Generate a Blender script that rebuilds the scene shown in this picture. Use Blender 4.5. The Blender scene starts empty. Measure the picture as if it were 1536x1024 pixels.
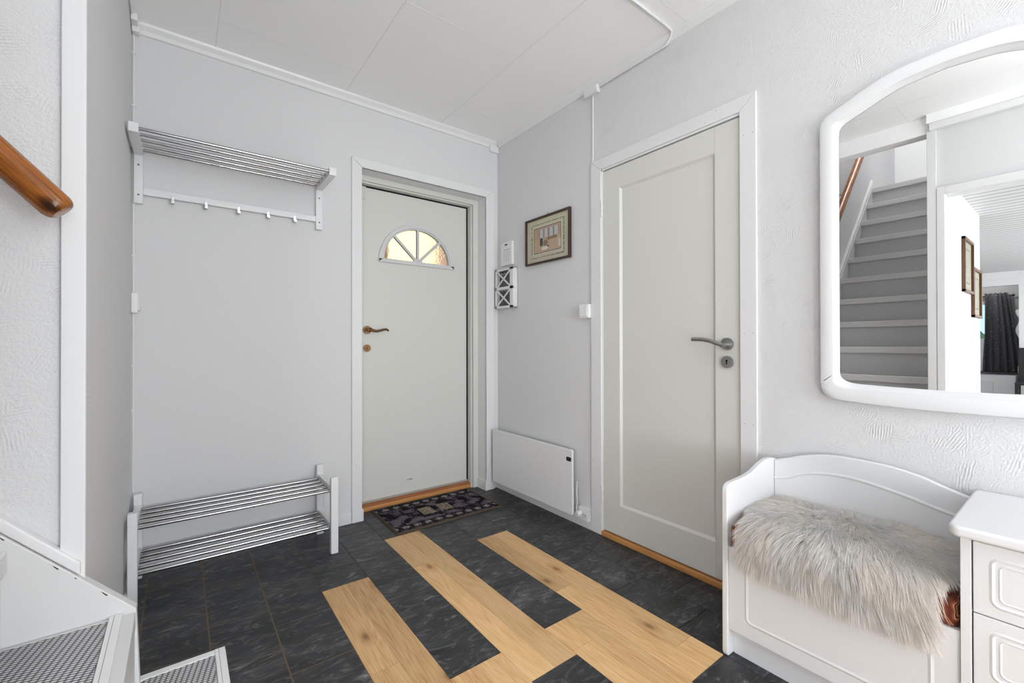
import bpy, bmesh, math, random
import numpy as np
from mathutils import Vector, Matrix
random.seed(7); rng = np.random.default_rng(7)
scene = bpy.context.scene
col = scene.collection

# ------------------------------------------------------------------ camera
cam_d = bpy.data.cameras.new('camera')
cam = bpy.data.objects.new('camera', cam_d); col.objects.link(cam)
cam_d.sensor_width = 36.0
cam_d.lens = 657.23*36/1536
cam_d.clip_start = 0.02
yaw, pit, rol = math.radians(37.1255), math.radians(0.2418), math.radians(-0.0943)
F = Vector((math.sin(yaw)*math.cos(pit), math.cos(yaw)*math.cos(pit), math.sin(pit)))
R0 = Vector((math.cos(yaw), -math.sin(yaw), 0)); U0 = R0.cross(F)
R1 = R0*math.cos(rol)+U0*math.sin(rol); U1 = -R0*math.sin(rol)+U0*math.cos(rol)
M = Matrix((( R1.x, U1.x, -F.x), (R1.y, U1.y, -F.y), (R1.z, U1.z, -F.z))).to_4x4()
M.translation = Vector((-1.852, -2.62, 1.05))
cam.matrix_world = M
scene.camera = cam

# ------------------------------------------------------------------ world, lights, exposure
scene.view_settings.view_transform = 'Standard'
scene.view_settings.look = 'None'
scene.view_settings.gamma = 1
scene.view_settings.use_curve_mapping = False
scene.view_settings.exposure = -0.12
scene.cycles.max_bounces = 10
scene.cycles.diffuse_bounces = 6
scene.cycles.glossy_bounces = 5
scene.cycles.transmission_bounces = 8
scene.cycles.sample_clamp_indirect = 6
scene.cycles.caustics_reflective = False
scene.cycles.caustics_refractive = False

w = bpy.data.worlds.new('world'); scene.world = w; w.use_nodes = True
nt = w.node_tree; nt.nodes.clear()
wo = nt.nodes.new('ShaderNodeOutputWorld'); bg = nt.nodes.new('ShaderNodeBackground')
tc = nt.nodes.new('ShaderNodeTexCoord'); sp = nt.nodes.new('ShaderNodeSeparateXYZ')
nt.links.new(tc.outputs['Generated'], sp.inputs[0])
rz = nt.nodes.new('ShaderNodeValToRGB'); nt.links.new(sp.outputs['Z'], rz.inputs[0])
e = rz.color_ramp.elements
e[0].position = 0.0; e[0].color = (.85, 1.25, 1.5, 1); e[1].position = .5; e[1].color = (.18, .42, .85, 1)
ry = nt.nodes.new('ShaderNodeValToRGB'); nt.links.new(sp.outputs['Y'], ry.inputs[0])
ry.color_ramp.elements[0].position = .45; ry.color_ramp.elements[1].position = .7
mx = nt.nodes.new('ShaderNodeMixRGB'); nt.links.new(ry.outputs[0], mx.inputs[0]); nt.links.new(rz.outputs[0], mx.inputs[1])
mx.inputs[2].default_value = (1.7, 1.62, .98, 1)
nt.links.new(mx.outputs[0], bg.inputs[0]); bg.inputs[1].default_value = 1.0
nt.links.new(bg.outputs[0], wo.inputs[0])

def area(name, loc, aim, sx, sy, power, colr=(1, 1, 1)):
    l = bpy.data.lights.new(name, 'AREA'); l.shape = 'RECTANGLE'; l.size = sx; l.size_y = sy; l.energy = power; l.color = colr
    o = bpy.data.objects.new(name, l); col.objects.link(o); o.location = loc
    o.rotation_euler = (Vector(aim)-Vector(loc)).to_track_quat('-Z', 'Y').to_euler(); return o
area('hall_fill_light', (-1.05, -4.90, 1.40), (-1.05, 0, 2.35), 1.7, 1.8, 56, (.97, .985, 1))  # area light added behind the viewer to fill the hall
def fill_point(name, loc, r, power):
    l = bpy.data.lights.new(name, 'POINT'); l.shadow_soft_size = r; l.energy = power; l.color = (1, .99, .975)
    o = bpy.data.objects.new(name, l); col.objects.link(o); o.location = loc; return o
fill_point('ceiling_fill_light', (-1.05, -2.66, 2.36), .09, 9)  # added out of view to brighten the side walls
fill_point('far_room_fill_light', (-9.05, -1.6, 2.06), .05, 7)  # added, hidden above the beam, to brighten the far room
fill_point('tall_fill_light', (-.60, -4.2, .90), .13, 16)  # added fill behind the viewer for ceiling and left wall
fill_point('low_fill_light', (-1.35, -3.5, .55), .13, 36)  # added low fill behind the viewer, mainly for the ceiling
area('living_window_daylight', (-5.2, -5.05, 1.25), (-4.4, 0, 1.3), 4.6, 1.5, 200, (1, 1, 1))
area('upstairs_daylight', (-3.6, -1.6, 4.6), (-3.7, -1.6, 0), .7, 1.2, 34, (1, 1, 1))

# ------------------------------------------------------------------ materials
def newmat(name):
    m = bpy.data.materials.new(name); m.use_nodes = True
    n = m.node_tree; b = n.nodes['Principled BSDF']; return m, n, b
def L(n, a, b): n.links.new(a, b)
def plain(name, c, rough=.5, metal=0, spec=.5):
    m, n, b = newmat(name); b.inputs['Base Color'].default_value = (*c, 1); b.inputs['Roughness'].default_value = rough
    b.inputs['Metallic'].default_value = metal; b.inputs['Specular IOR Level'].default_value = spec
    m.diffuse_color = (*c, 1); return m
def coords(n, scale=(1, 1, 1)):
    g = n.nodes.new('ShaderNodeNewGeometry'); mp = n.nodes.new('ShaderNodeMapping'); mp.inputs['Scale'].default_value = scale
    L(n, g.outputs['Position'], mp.inputs[0]); return mp.outputs[0]
def noise(n, vec, scale, detail=4, rough=.5, dist=0):
    t = n.nodes.new('ShaderNodeTexNoise'); t.inputs['Scale'].default_value = scale; t.inputs['Detail'].default_value = detail
    t.inputs['Roughness'].default_value = rough; t.inputs['Distortion'].default_value = dist; L(n, vec, t.inputs['Vector']); return t.outputs['Fac']
def ramp(n, fac, stops):
    r = n.nodes.new('ShaderNodeValToRGB'); e = r.color_ramp.elements
    while len(e) < len(stops): e.new(.5)
    for el, (p, c) in zip(e, stops): el.position = p; el.color = (*c, 1)
    L(n, fac, r.inputs[0]); return r.outputs[0]
def bump(n, b, h, strength, dist):
    u = n.nodes.new('ShaderNodeBump'); u.inputs['Strength'].default_value = strength; u.inputs['Distance'].default_value = dist
    L(n, h, u.inputs['Height']); L(n, u.outputs[0], b.inputs['Normal']); return u

def wall_mat(name, c, strong, axis=0):
    m, n, b = newmat(name); b.inputs['Roughness'].default_value = .75; b.inputs['Specular IOR Level'].default_value = .25
    v = coords(n)
    big = noise(n, v, 1.3, 2)
    cr = ramp(n, big, [(.3, tuple(x*.985 for x in c)), (.7, c)]); L(n, cr, b.inputs['Base Color'])
    # brushed plaster: short strokes whose direction wanders
    warp = n.nodes.new('ShaderNodeTexNoise'); warp.inputs['Scale'].default_value = 7; warp.inputs['Detail'].default_value = 2; L(n, v, warp.inputs['Vector'])
    wv = n.nodes.new('ShaderNodeVectorMath'); wv.operation = 'MULTIPLY_ADD'; L(n, warp.outputs['Color'], wv.inputs[0]); wv.inputs[1].default_value = (.16, .16, .16); L(n, v, wv.inputs[2])
    vo = n.nodes.new('ShaderNodeTexVoronoi'); vo.inputs['Scale'].default_value = 13; L(n, wv.outputs[0], vo.inputs['Vector'])
    sc = n.nodes.new('ShaderNodeSeparateColor'); L(n, vo.outputs['Color'], sc.inputs[0])
    an = n.nodes.new('ShaderNodeMapRange'); L(n, sc.outputs[0], an.inputs[0]); an.inputs[3].default_value = .15; an.inputs[4].default_value = 1.75
    vr = n.nodes.new('ShaderNodeVectorRotate'); vr.rotation_type = 'X_AXIS' if axis == 0 else 'Y_AXIS'; L(n, v, vr.inputs['Vector']); L(n, an.outputs[0], vr.inputs['Angle'])
    w1 = n.nodes.new('ShaderNodeTexWave'); w1.bands_direction = 'Z'; w1.inputs['Scale'].default_value = 44; w1.inputs['Distortion'].default_value = 3.0
    w1.inputs['Detail'].default_value = 2; w1.inputs['Detail Scale'].default_value = 1.2; L(n, vr.outputs[0], w1.inputs['Vector'])
    msk = ramp(n, vo.outputs['Distance'], [(.10, (1, 1, 1)), (.62, (0, 0, 0))])
    m0 = n.nodes.new('ShaderNodeMath'); m0.operation = 'MULTIPLY'; L(n, msk, m0.inputs[0]); L(n, ramp(n, noise(n, v, 9, 2), [(.30, (0, 0, 0)), (.62, (.8, .8, .8))]), m0.inputs[1])
    mu = n.nodes.new('ShaderNodeMath'); mu.operation = 'MULTIPLY'; L(n, w1.outputs['Fac'], mu.inputs[0]); L(n, m0.outputs[0], mu.inputs[1])
    fine = noise(n, v, 130, 4, .6)
    ad = n.nodes.new('ShaderNodeMath'); ad.operation = 'MULTIPLY_ADD'; L(n, mu.outputs[0], ad.inputs[0]); ad.inputs[1].default_value = .75*strong
    L(n, fine, ad.inputs[2])
    bump(n, b, ad.outputs[0], .26+.60*strong, .0012+.0016*strong)
    return m
WALL = wall_mat('wall_paint_smooth', (.67, .67, .675), .0)
WALLT = wall_mat('wall_paint_brushed', (.67, .67, .675), 1.0, 0)
WALLS = wall_mat('wall_paint_brushed_stair', (.67, .67, .675), 1.0, 1)
CEIL = plain('ceiling_board', (.93, .93, .93), .6, spec=.3)
SEAM = plain('ceiling_seam', (.76, .76, .76), .7, spec=.1)
TRIM = plain('trim_white', (.72, .72, .725), .38)
TRIMB = plain('trim_gloss_white', (.76, .76, .76), .3)
DOORP = plain('door_offwhite', (.64, .635, .60), .34)
DARK = plain('dark_gap', (.01, .01, .01), .9, spec=0)
WHITE = plain('white_lacquer', (.74, .745, .755), .36)
PLAST = plain('white_plastic', (.76, .76, .765), .35)
STEEL = plain('brushed_steel', (.42, .42, .41), .3, 1)
CHROME = plain('chrome', (.50, .50, .50), .30, 1)
RODM = plain('rod_steel', (.42, .42, .42), .17, 1)
BRONZE = plain('aged_bronze', (.15, .085, .04), .32, 1)
BLACK = plain('black_plastic', (.012, .012, .013), .35)
STAIRW = plain('stair_white', (.64, .64, .64), .4)
STAIRSH = plain('stair_white_shaded', (.52, .52, .525), .4)  # darker copy of stair white; riser shade put into the colour
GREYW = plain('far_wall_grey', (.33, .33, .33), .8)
RUSTW = None

def vc_mat(name, rough=.6, spec=.4, bumpscale=None, bs=.3, bd=.002):
    m, n, b = newmat(name); a = n.nodes.new('ShaderNodeVertexColor'); a.layer_name = 'col'
    L(n, a.outputs[0], b.inputs['Base Color']); b.inputs['Roughness'].default_value = rough; b.inputs['Specular IOR Level'].default_value = spec
    if bumpscale: bump(n, b, noise(n, coords(n), bumpscale, 3), bs, bd)
    return m

def mirror_mat():
    m, n, b = newmat('mirror_silver'); b.inputs['Metallic'].default_value = 1; b.inputs['Roughness'].default_value = 0.0
    b.inputs['Base Color'].default_value = (.93, .94, .94, 1); return m
MIRROR = mirror_mat()

def slate_mat():
    m, n, b = newmat('slate_tile'); a = n.nodes.new('ShaderNodeVertexColor'); a.layer_name = 'col'
    sx = n.nodes.new('ShaderNodeSeparateColor'); L(n, a.outputs[0], sx.inputs[0])
    g = n.nodes.new('ShaderNodeNewGeometry'); off = n.nodes.new('ShaderNodeVectorMath'); off.operation = 'MULTIPLY_ADD'
    L(n, a.outputs[0], off.inputs[0]); off.inputs[1].default_value = (7, 7, 7); L(n, g.outputs['Position'], off.inputs[2])
    mp = n.nodes.new('ShaderNodeMapping'); mp.inputs['Rotation'].default_value = (0, 0, .45); mp.inputs['Scale'].default_value = (1, 2.6, 1)
    L(n, off.outputs[0], mp.inputs[0]); v = mp.outputs[0]
    base = ramp(n, noise(n, v, 3.6, 10, .62, 1.0), [(.30, (.010, .0105, .0115)), (.50, (.027, .028, .030)), (.76, (.072, .073, .076))])
    wisp = ramp(n, noise(n, v, 8.5, 10, .68, 2.2), [(.52, (0, 0, 0)), (.64, (.10, .10, .10)), (.76, (.38, .37, .36))])
    ad = n.nodes.new('ShaderNodeMixRGB'); ad.blend_type = 'ADD'; ad.inputs[0].default_value = .75; L(n, base, ad.inputs[1]); L(n, wisp, ad.inputs[2])
    L(n, ad.outputs[0], b.inputs['Base Color']); b.inputs['Roughness'].default_value = .42; b.inputs['Specular IOR Level'].default_value = .38
    bump(n, b, noise(n, v, 14, 8, .65, 1), .35, .004); return m
def oak_mat():
    m, n, b = newmat('oak_laminate'); a = n.nodes.new('ShaderNodeVertexColor'); a.layer_name = 'col'
    g = n.nodes.new('ShaderNodeNewGeometry'); off = n.nodes.new('ShaderNodeVectorMath'); off.operation = 'MULTIPLY_ADD'
    L(n, a.outputs[0], off.inputs[0]); off.inputs[1].default_value = (11, 11, 11); L(n, g.outputs['Position'], off.inputs[2])
    mp = n.nodes.new('ShaderNodeMapping'); mp.inputs['Scale'].default_value = (1, .13, 1); L(n, off.outputs[0], mp.inputs[0]); v = mp.outputs[0]
    # cathedral rings
    rings = noise(n, v, 9, 2, .4, .6)
    mt = n.nodes.new('ShaderNodeMath'); mt.operation = 'MULTIPLY'; mt.inputs[1].default_value = 95; L(n, rings, mt.inputs[0])
    sn = n.nodes.new('ShaderNodeMath'); sn.operation = 'SINE'; L(n, mt.outputs[0], sn.inputs[0])
    fine = noise(n, v, 190, 5, .65)
    mpf = n.nodes.new('ShaderNodeMapping'); mpf.inputs['Scale'].default_value = (1, .035, 1); L(n, off.outputs[0], mpf.inputs[0]); fine2 = noise(n, mpf.outputs[0], 210, 4, .6)
    broad = noise(n, v, 5, 3)
    mixf = n.nodes.new('ShaderNodeMath'); mixf.operation = 'MULTIPLY_ADD'; L(n, sn.outputs[0], mixf.inputs[0]); mixf.inputs[1].default_value = .075; L(n, fine2, mixf.inputs[2])
    m2 = n.nodes.new('ShaderNodeMath'); m2.operation = 'MULTIPLY_ADD'; L(n, broad, m2.inputs[0]); m2.inputs[1].default_value = .55; L(n, mixf.outputs[0], m2.inputs[2])
    c = ramp(n, m2.outputs[0], [(.40, (.36, .18, .068)), (.50, (.50, .28, .115)), (.60, (.57, .335, .145)), (.76, (.645, .398, .185)), (.98, (.71, .47, .24))])
    # knots
    vo = n.nodes.new('ShaderNodeTexVoronoi'); vo.voronoi_dimensions = '2D'; vo.inputs['Scale'].default_value = 3.0; vo.inputs['Randomness'].default_value = 1
    mp2 = n.nodes.new('ShaderNodeMapping'); mp2.inputs['Scale'].default_value = (1.5, .75, 1); L(n, off.outputs[0], mp2.inputs[0]); L(n, mp2.outputs[0], vo.inputs['Vector'])
    kn = ramp(n, vo.outputs['Distance'], [(.0, (.16, .10, .06)), (.030, (.40, .30, .22)), (.07, (.80, .74, .66)), (.16, (1, 1, 1))])
    mk = n.nodes.new('ShaderNodeMixRGB'); mk.blend_type = 'MULTIPLY'; mk.inputs[0].default_value = .8; L(n, c, mk.inputs[1]); L(n, kn, mk.inputs[2])
    sx = n.nodes.new('ShaderNodeSeparateColor'); L(n, a.outputs[0], sx.inputs[0])
    hs = n.nodes.new('ShaderNodeHueSaturation'); mr = n.nodes.new('ShaderNodeMapRange'); mr.inputs[3].default_value = .80; mr.inputs[4].default_value = 1.13
    L(n, sx.outputs[0], mr.inputs[0]); L(n, mr.outputs[0], hs.inputs['Value']); L(n, mk.outputs[0], hs.inputs['Color'])
    L(n, hs.outputs[0], b.inputs['Base Color']); b.inputs['Roughness'].default_value = .45; b.inputs['Specular IOR Level'].default_value = .35
    bump(n, b, fine, .08, .001); return m
def darkwood(name, c1, c2, axis_scale, rough=.3):
    m, n, b = newmat(name); v = coords(n, axis_scale)
    f = noise(n, v, 60, 5, .6, .4); L(n, ramp(n, f, [(.3, c1), (.7, c2)]), b.inputs['Base Color']); b.inputs['Roughness'].default_value = rough
    return m
SLATE, OAK = slate_mat(), oak_mat()
GROUTB = plain('grout_brown', (.15, .10, .062), .8); GROUTD = plain('grout_dark', (.008, .008, .008), .8)
THRESHL = darkwood('threshold_lip_teak', (.46, .20, .06), (.60, .29, .10), (.08, 1, 1), .35)
THRESH = darkwood('threshold_teak', (.24, .08, .028), (.36, .135, .045), (.08, 1, 1), .35)
THRESHY = darkwood('threshold_oak', (.40, .18, .055), (.55, .27, .09), (1, .08, 1), .35)
def rail_mat():
    m, n, b = newmat('handrail_pine')
    tcx = n.nodes.new('ShaderNodeTexCoord'); mp = n.nodes.new('ShaderNodeMapping'); mp.inputs['Rotation'].default_value = (0, math.radians(-47), 0)
    mp.inputs['Scale'].default_value = (1, 1, 1); L(n, tcx.outputs['Object'], mp.inputs[0])
    mp3 = n.nodes.new('ShaderNodeMapping'); mp3.inputs['Scale'].default_value = (1, 1, .05); L(n, mp.outputs[0], mp3.inputs[0])
    mp3.inputs['Scale'].default_value = (.05, 1, 1)
    f = noise(n, mp3.outputs[0], 170, 4, .6, .3)
    c = ramp(n, f, [(.30, (.12, .034, .005)), (.52, (.29, .088, .011)), (.72, (.39, .135, .020))])
    vd = n.nodes.new('ShaderNodeVectorMath'); vd.operation = 'SUBTRACT'; L(n, tcx.outputs['Object'], vd.inputs[0]); vd.inputs[1].default_value = (-.004, -.030, -.010)
    vs_ = n.nodes.new('ShaderNodeMapping'); L(n, vd.outputs[0], vs_.inputs[0]); vs_.inputs['Rotation'].default_value = (0, math.radians(-47), 0)
    vs2 = n.nodes.new('ShaderNodeVectorMath'); vs2.operation = 'MULTIPLY'; L(n, vs_.outputs[0], vs2.inputs[0]); vs2.inputs[1].default_value = (.5, 1, 1)
    ln_ = n.nodes.new('ShaderNodeVectorMath'); ln_.operation = 'LENGTH'; L(n, vs2.outputs[0], ln_.inputs[0])
    kn = ramp(n, ln_.outputs['Value'], [(.004, (.10, .08, .08)), (.011, (.35, .28, .25)), (.017, (1, 1, 1))])
    mk = n.nodes.new('ShaderNodeMixRGB'); mk.blend_type = 'MULTIPLY'; mk.inputs[0].default_value = 1; L(n, c, mk.inputs[1]); L(n, kn, mk.inputs[2])
    L(n, mk.outputs[0], b.inputs['Base Color']); b.inputs['Roughness'].default_value = .22; return m
RAIL = rail_mat()
FRAMEW = plain('picture_frame_brown', (.045, .018, .012), .3)
FRAMEL = plain('picture_frame_walnut', (.14, .06, .025), .35)

def carpet_mat():
    m, n, b = newmat('woven_tread_carpet')
    g = n.nodes.new('ShaderNodeNewGeometry'); mp = n.nodes.new('ShaderNodeMapping'); L(n, g.outputs['Position'], mp.inputs[0])
    mp.inputs['Rotation'].default_value = (0, 0, math.radians(90))
    sp2 = n.nodes.new('ShaderNodeSeparateXYZ'); L(n, g.outputs['Position'], sp2.inputs[0])
    def mth(op, x, y=None, z=None):
        q = n.nodes.new('ShaderNodeMath'); q.operation = op
        for i, val in enumerate((x, y, z)):
            if val is None: continue
            if isinstance(val, (int, float)): q.inputs[i].default_value = val
            else: L(n, val, q.inputs[i])
        return q.outputs[0]
    u_ = mth('MULTIPLY_ADD', sp2.outputs['Y'], -.22, sp2.outputs['X'])
    su = mth('MULTIPLY_ADD', mth('SINE', mth('MULTIPLY', u_, 6.2832/.0125)), .5, .5)
    v_ = mth('MULTIPLY_ADD', sp2.outputs['X'], .30, sp2.outputs['Y'])
    sv = mth('MULTIPLY_ADD', mth('SINE', mth('MULTIPLY', v_, 6.2832/.0078)), .5, .5)
    h_ = mth('MULTIPLY', mth('MULTIPLY_ADD', mth('POWER', su, .6), .8, .2), mth('POWER', sv, .7))
    c_ = ramp(n, h_, [(.05, (.045, .045, .05)), (.35, (.34, .34, .35)), (.7, (.64, .64, .64))])
    L(n, c_, b.inputs['Base Color']); b.inputs['Roughness'].default_value = .95; b.inputs['Specular IOR Level'].default_value = .1
    bump(n, b, h_, .6, .002); return m
CARPET = carpet_mat()
def glass_mat():
    m, n, b = newmat('rippled_glass'); b.inputs['Transmission Weight'].default_value = 1; b.inputs['Base Color'].default_value = (1, .99, .93, 1)
    b.inputs['Roughness'].default_value = .12; b.inputs['IOR'].default_value = 1.35
    bump(n, b, noise(n, coords(n), 75, 2, .5), .55, .004); return m
GLASS = glass_mat()
CLEAR = plain('clear_glass', (1, 1, 1), .0); CLEAR.node_tree.nodes['Principled BSDF'].inputs['Transmission Weight'].default_value = 1
CLEAR.node_tree.nodes['Principled BSDF'].inputs['IOR'].default_value = 1.02
def boards_mat():
    m, n, b = newmat('ceiling_panel_boards'); g = n.nodes.new('ShaderNodeNewGeometry'); s = n.nodes.new('ShaderNodeSeparateXYZ'); L(n, g.outputs['Position'], s.inputs[0])
    a = n.nodes.new('ShaderNodeMath'); a.operation = 'MULTIPLY'; a.inputs[1].default_value = 1/.11; L(n, s.outputs['X'], a.inputs[0])
    f = n.nodes.new('ShaderNodeMath'); f.operation = 'FRACT'; L(n, a.outputs[0], f.inputs[0])
    c = ramp(n, f.outputs[0], [(.0, (.22, .22, .22)), (.10, (.25, .25, .25)), (.16, (.70, .70, .70)), (.97, (.70, .70, .70)), (1.0, (.25, .25, .25))])
    L(n, c, b.inputs['Base Color']); b.inputs['Roughness'].default_value = .5; return m
BOARDS = boards_mat()
def curtain_mat():
    m, n, b = newmat('dark_speckled_cloth'); v = coords(n)
    vo = n.nodes.new('ShaderNodeTexVoronoi'); vo.inputs['Scale'].default_value = 22; L(n, v, vo.inputs['Vector'])
    c = ramp(n, vo.outputs['Distance'], [(.0, (.45, .45, .45)), (.10, (.30, .30, .30)), (.15, (.055, .055, .06))])
    L(n, c, b.inputs['Base Color']); b.inputs['Roughness'].default_value = .85; return m
def cushion_mat():
    m, n, b = newmat('rust_paisley_cloth'); v = coords(n)
    w1 = n.nodes.new('ShaderNodeTexWave'); w1.wave_type = 'RINGS'; w1.inputs['Scale'].default_value = 9; w1.inputs['Distortion'].default_value = 9; w1.inputs['Detail'].default_value = 2
    w1.inputs['Detail Scale'].default_value = 1.6
    L(n, v, w1.inputs['Vector'])
    c = ramp(n, w1.outputs['Fac'], [(.0, (.10, .020, .008)), (.40, (.22, .045, .016)), (.72, (.32, .085, .03)), (.80, (.60, .36, .20)), (.90, (.62, .40, .24)), (.94, (.05, .03, .02)), (1, (.16, .03, .01))])
    L(n, c, b.inputs['Base Color']); b.inputs['Roughness'].default_value = .85
    bump(n, b, noise(n, v, 400, 2), .4, .001); return m

# ------------------------------------------------------------------ mesh helpers
ORG = {}
class B:
    def __init__(s): s.v = []; s.f = []; s.m = []; s.c = []
    def add(s, vs, fs, mi=0, c=None):
        o = len(s.v); s.v += [tuple(p) for p in vs]
        for f in fs: s.f.append(tuple(i+o for i in f)); s.m.append(mi); s.c.append(c)
    def box(s, x0, x1, y0, y1, z0, z1, mi=0, c=None):
        x0, x1 = sorted((x0, x1)); y0, y1 = sorted((y0, y1)); z0, z1 = sorted((z0, z1))
        s.add([(x0, y0, z0), (x1, y0, z0), (x1, y1, z0), (x0, y1, z0), (x0, y0, z1), (x1, y0, z1), (x1, y1, z1), (x0, y1, z1)],
              [(0, 3, 2, 1), (4, 5, 6, 7), (0, 1, 5, 4), (1, 2, 6, 5), (2, 3, 7, 6), (3, 0, 4, 7)], mi, c); return s
    def prism(s, pts, axis, a, b, mi=0):
        """pts 2-D polygon in the two other axes (order: x<y<z), extruded along axis from a to b"""
        n = len(pts); P = []
        for t in (a, b):
            for p in pts:
                q = list(p); q.insert(axis, t); P.append(tuple(q))
        area2 = sum(pts[i][0]*pts[(i+1) % n][1]-pts[(i+1) % n][0]*pts[i][1] for i in range(n))
        f0 = list(range(n)); f1 = [i+n for i in range(n)]
        s.add(P, [tuple(f0[::-1]), tuple(f1)]+[(i, (i+1) % n, (i+1) % n+n, i+n) for i in range(n)], mi); return s
    def tube(s, pts, r, n=12, mi=0, cap=True, radii=None):
        pts = [Vector(p) for p in pts]; rings = []
        up = None
        for i, p in enumerate(pts):
            d = (pts[min(i+1, len(pts)-1)]-pts[max(i-1, 0)]).normalized()
            if up is None: up = d.orthogonal().normalized()
            up = (up-d*up.dot(d)).normalized(); q = d.cross(up)
            rr = radii[i] if radii else r
            rings.append([p+(up*math.cos(2*math.pi*k/n)+q*math.sin(2*math.pi*k/n))*rr for k in range(n)])
        V = [p for g in rings for p in g]; Fc = []
        for i in range(len(rings)-1):
            for k in range(n):
                a = i*n+k; b2 = i*n+(k+1) % n; Fc.append((a, b2, b2+n, a+n))
        if cap: Fc.append(tuple(range(n))[::-1]); Fc.append(tuple((len(rings)-1)*n+k for k in range(n)))
        s.add(V, Fc, mi); return s
    def disc(s, c, axis, r, h, n=24, mi=0):
        c = Vector(c); d = Vector((0, 0, 0)); d[axis] = h; return s.tube([c, c+d], r, n, mi)
    def build(s, name, mats, parent=None, bevel=0, smooth=False, seg=2, org=None, vc=None):
        me = bpy.data.meshes.new(name)
        V = np.array(s.v, float)
        if org is None:
            lo, hi = V.min(0), V.max(0); org = np.array([(lo[0]+hi[0])/2, (lo[1]+hi[1])/2, lo[2]])
        org = np.array(org, float)
        me.from_pydata((V-org).tolist(), [], s.f)
        for m in (mats if isinstance(mats, (list, tuple)) else [mats]): me.materials.append(m)
        me.polygons.foreach_set('material_index', s.m)
        if any(c is not None for c in s.c) or vc is not None:
            a = me.color_attributes.new('col', 'FLOAT_COLOR', 'CORNER'); arr = []
            for p, c in zip(me.polygons, s.c): arr += list((*(c or (0, 0, 0)), 1))*p.loop_total
            a.data.foreach_set('color', arr)
        bm = bmesh.new(); bm.from_mesh(me); bmesh.ops.recalc_face_normals(bm, faces=bm.faces); bm.to_mesh(me); bm.free()
        if smooth: me.polygons.foreach_set('use_smooth', [True]*len(me.polygons))
        me.update()
        o = bpy.data.objects.new(name, me); col.objects.link(o)
        po = np.zeros(3)
        if parent is not None: o.parent = parent; po = ORG[parent.name]
        o.location = tuple(org-po); ORG[o.name] = org
        if bevel:
            md = o.modifiers.new('bevel', 'BEVEL'); md.width = bevel; md.segments = seg; md.limit_method = 'ANGLE'; md.angle_limit = math.radians(35)
            md.harden_normals = False
            me.polygons.foreach_set('use_smooth', [True]*len(me.polygons))
            wn = o.modifiers.new('wn', 'WEIGHTED_NORMAL'); wn.keep_sharp = True
        elif smooth:
            try: me.set_sharp_from_angle(angle=math.radians(40))
            except Exception: pass
        return o
def tag(o, label=None, cat=None, group=None, kind=None):
    if label: o['label'] = label
    if cat: o['category'] = cat
    if group: o['group'] = group
    if kind: o['kind'] = kind
    return o
def thing(name, loc, label=None, cat=None, group=None, kind=None):
    o = bpy.data.objects.new(name, None); col.objects.link(o); o.location = loc; ORG[o.name] = np.array(loc, float)
    o.empty_display_size = .1; return tag(o, label, cat, group, kind)
def struct(o): o['kind'] = 'structure'; return o
def smoothpts(pts, n=6):
    """catmull-rom through 2-D points"""
    out = []; P = [pts[0]]+list(pts)+[pts[-1]]
    for i in range(1, len(P)-2):
        p0, p1, p2, p3 = [np.array(P[j], float) for j in (i-1, i, i+1, i+2)]
        for k in range(n):
            t = k/n; out.append(tuple(.5*((2*p1)+(-p0+p2)*t+(2*p0-5*p1+4*p2-p3)*t*t+(-p0+3*p1-3*p2+p3)*t**3)))
    out.append(tuple(pts[-1])); return out
def rrect(a0, a1, b0, b1, r, n=5):
    pts = []
    for (ca, cb, s0) in ((a1-r, b1-r, 0), (a0+r, b1-r, 90), (a0+r, b0+r, 180), (a1-r, b0+r, 270)):
        for k in range(n+1):
            t = math.radians(s0+90*k/n); pts.append((ca+r*math.cos(t), cb+r*math.sin(t)))
    return pts
def groove(b, a0, a1, c0, c1, r, plane, wd, depth, axis=0, sgn=-1, mi=0, topcut=None):
    """routed moulding line: rounded-rectangle ring of half-round section laid on a face (axis=normal axis)"""
    outer = rrect(a0, a1, c0, c1, r); inner = rrect(a0+wd, a1-wd, c0+wd, c1-wd, max(r-wd, .002)); mid = rrect(a0+wd/2, a1-wd/2, c0+wd/2, c1-wd/2, max(r-wd/2, .002))
    n = len(outer); V = []
    for ring, h in ((outer, 0), (mid, depth), (inner, 0)):
        for p in ring:
            q = list(p); q.insert(axis, plane+sgn*h); V.append(tuple(q))
    Fc = []
    for k in range(2):
        for i in range(n):
            j = (i+1) % n; Fc.append((k*n+i, k*n+j, (k+1)*n+j, (k+1)*n+i))
    b.add(V, Fc, mi)

H = 2.51          # ceiling height
XC = -2.03        # left wall and west wall plane
XB = 0.0

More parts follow.
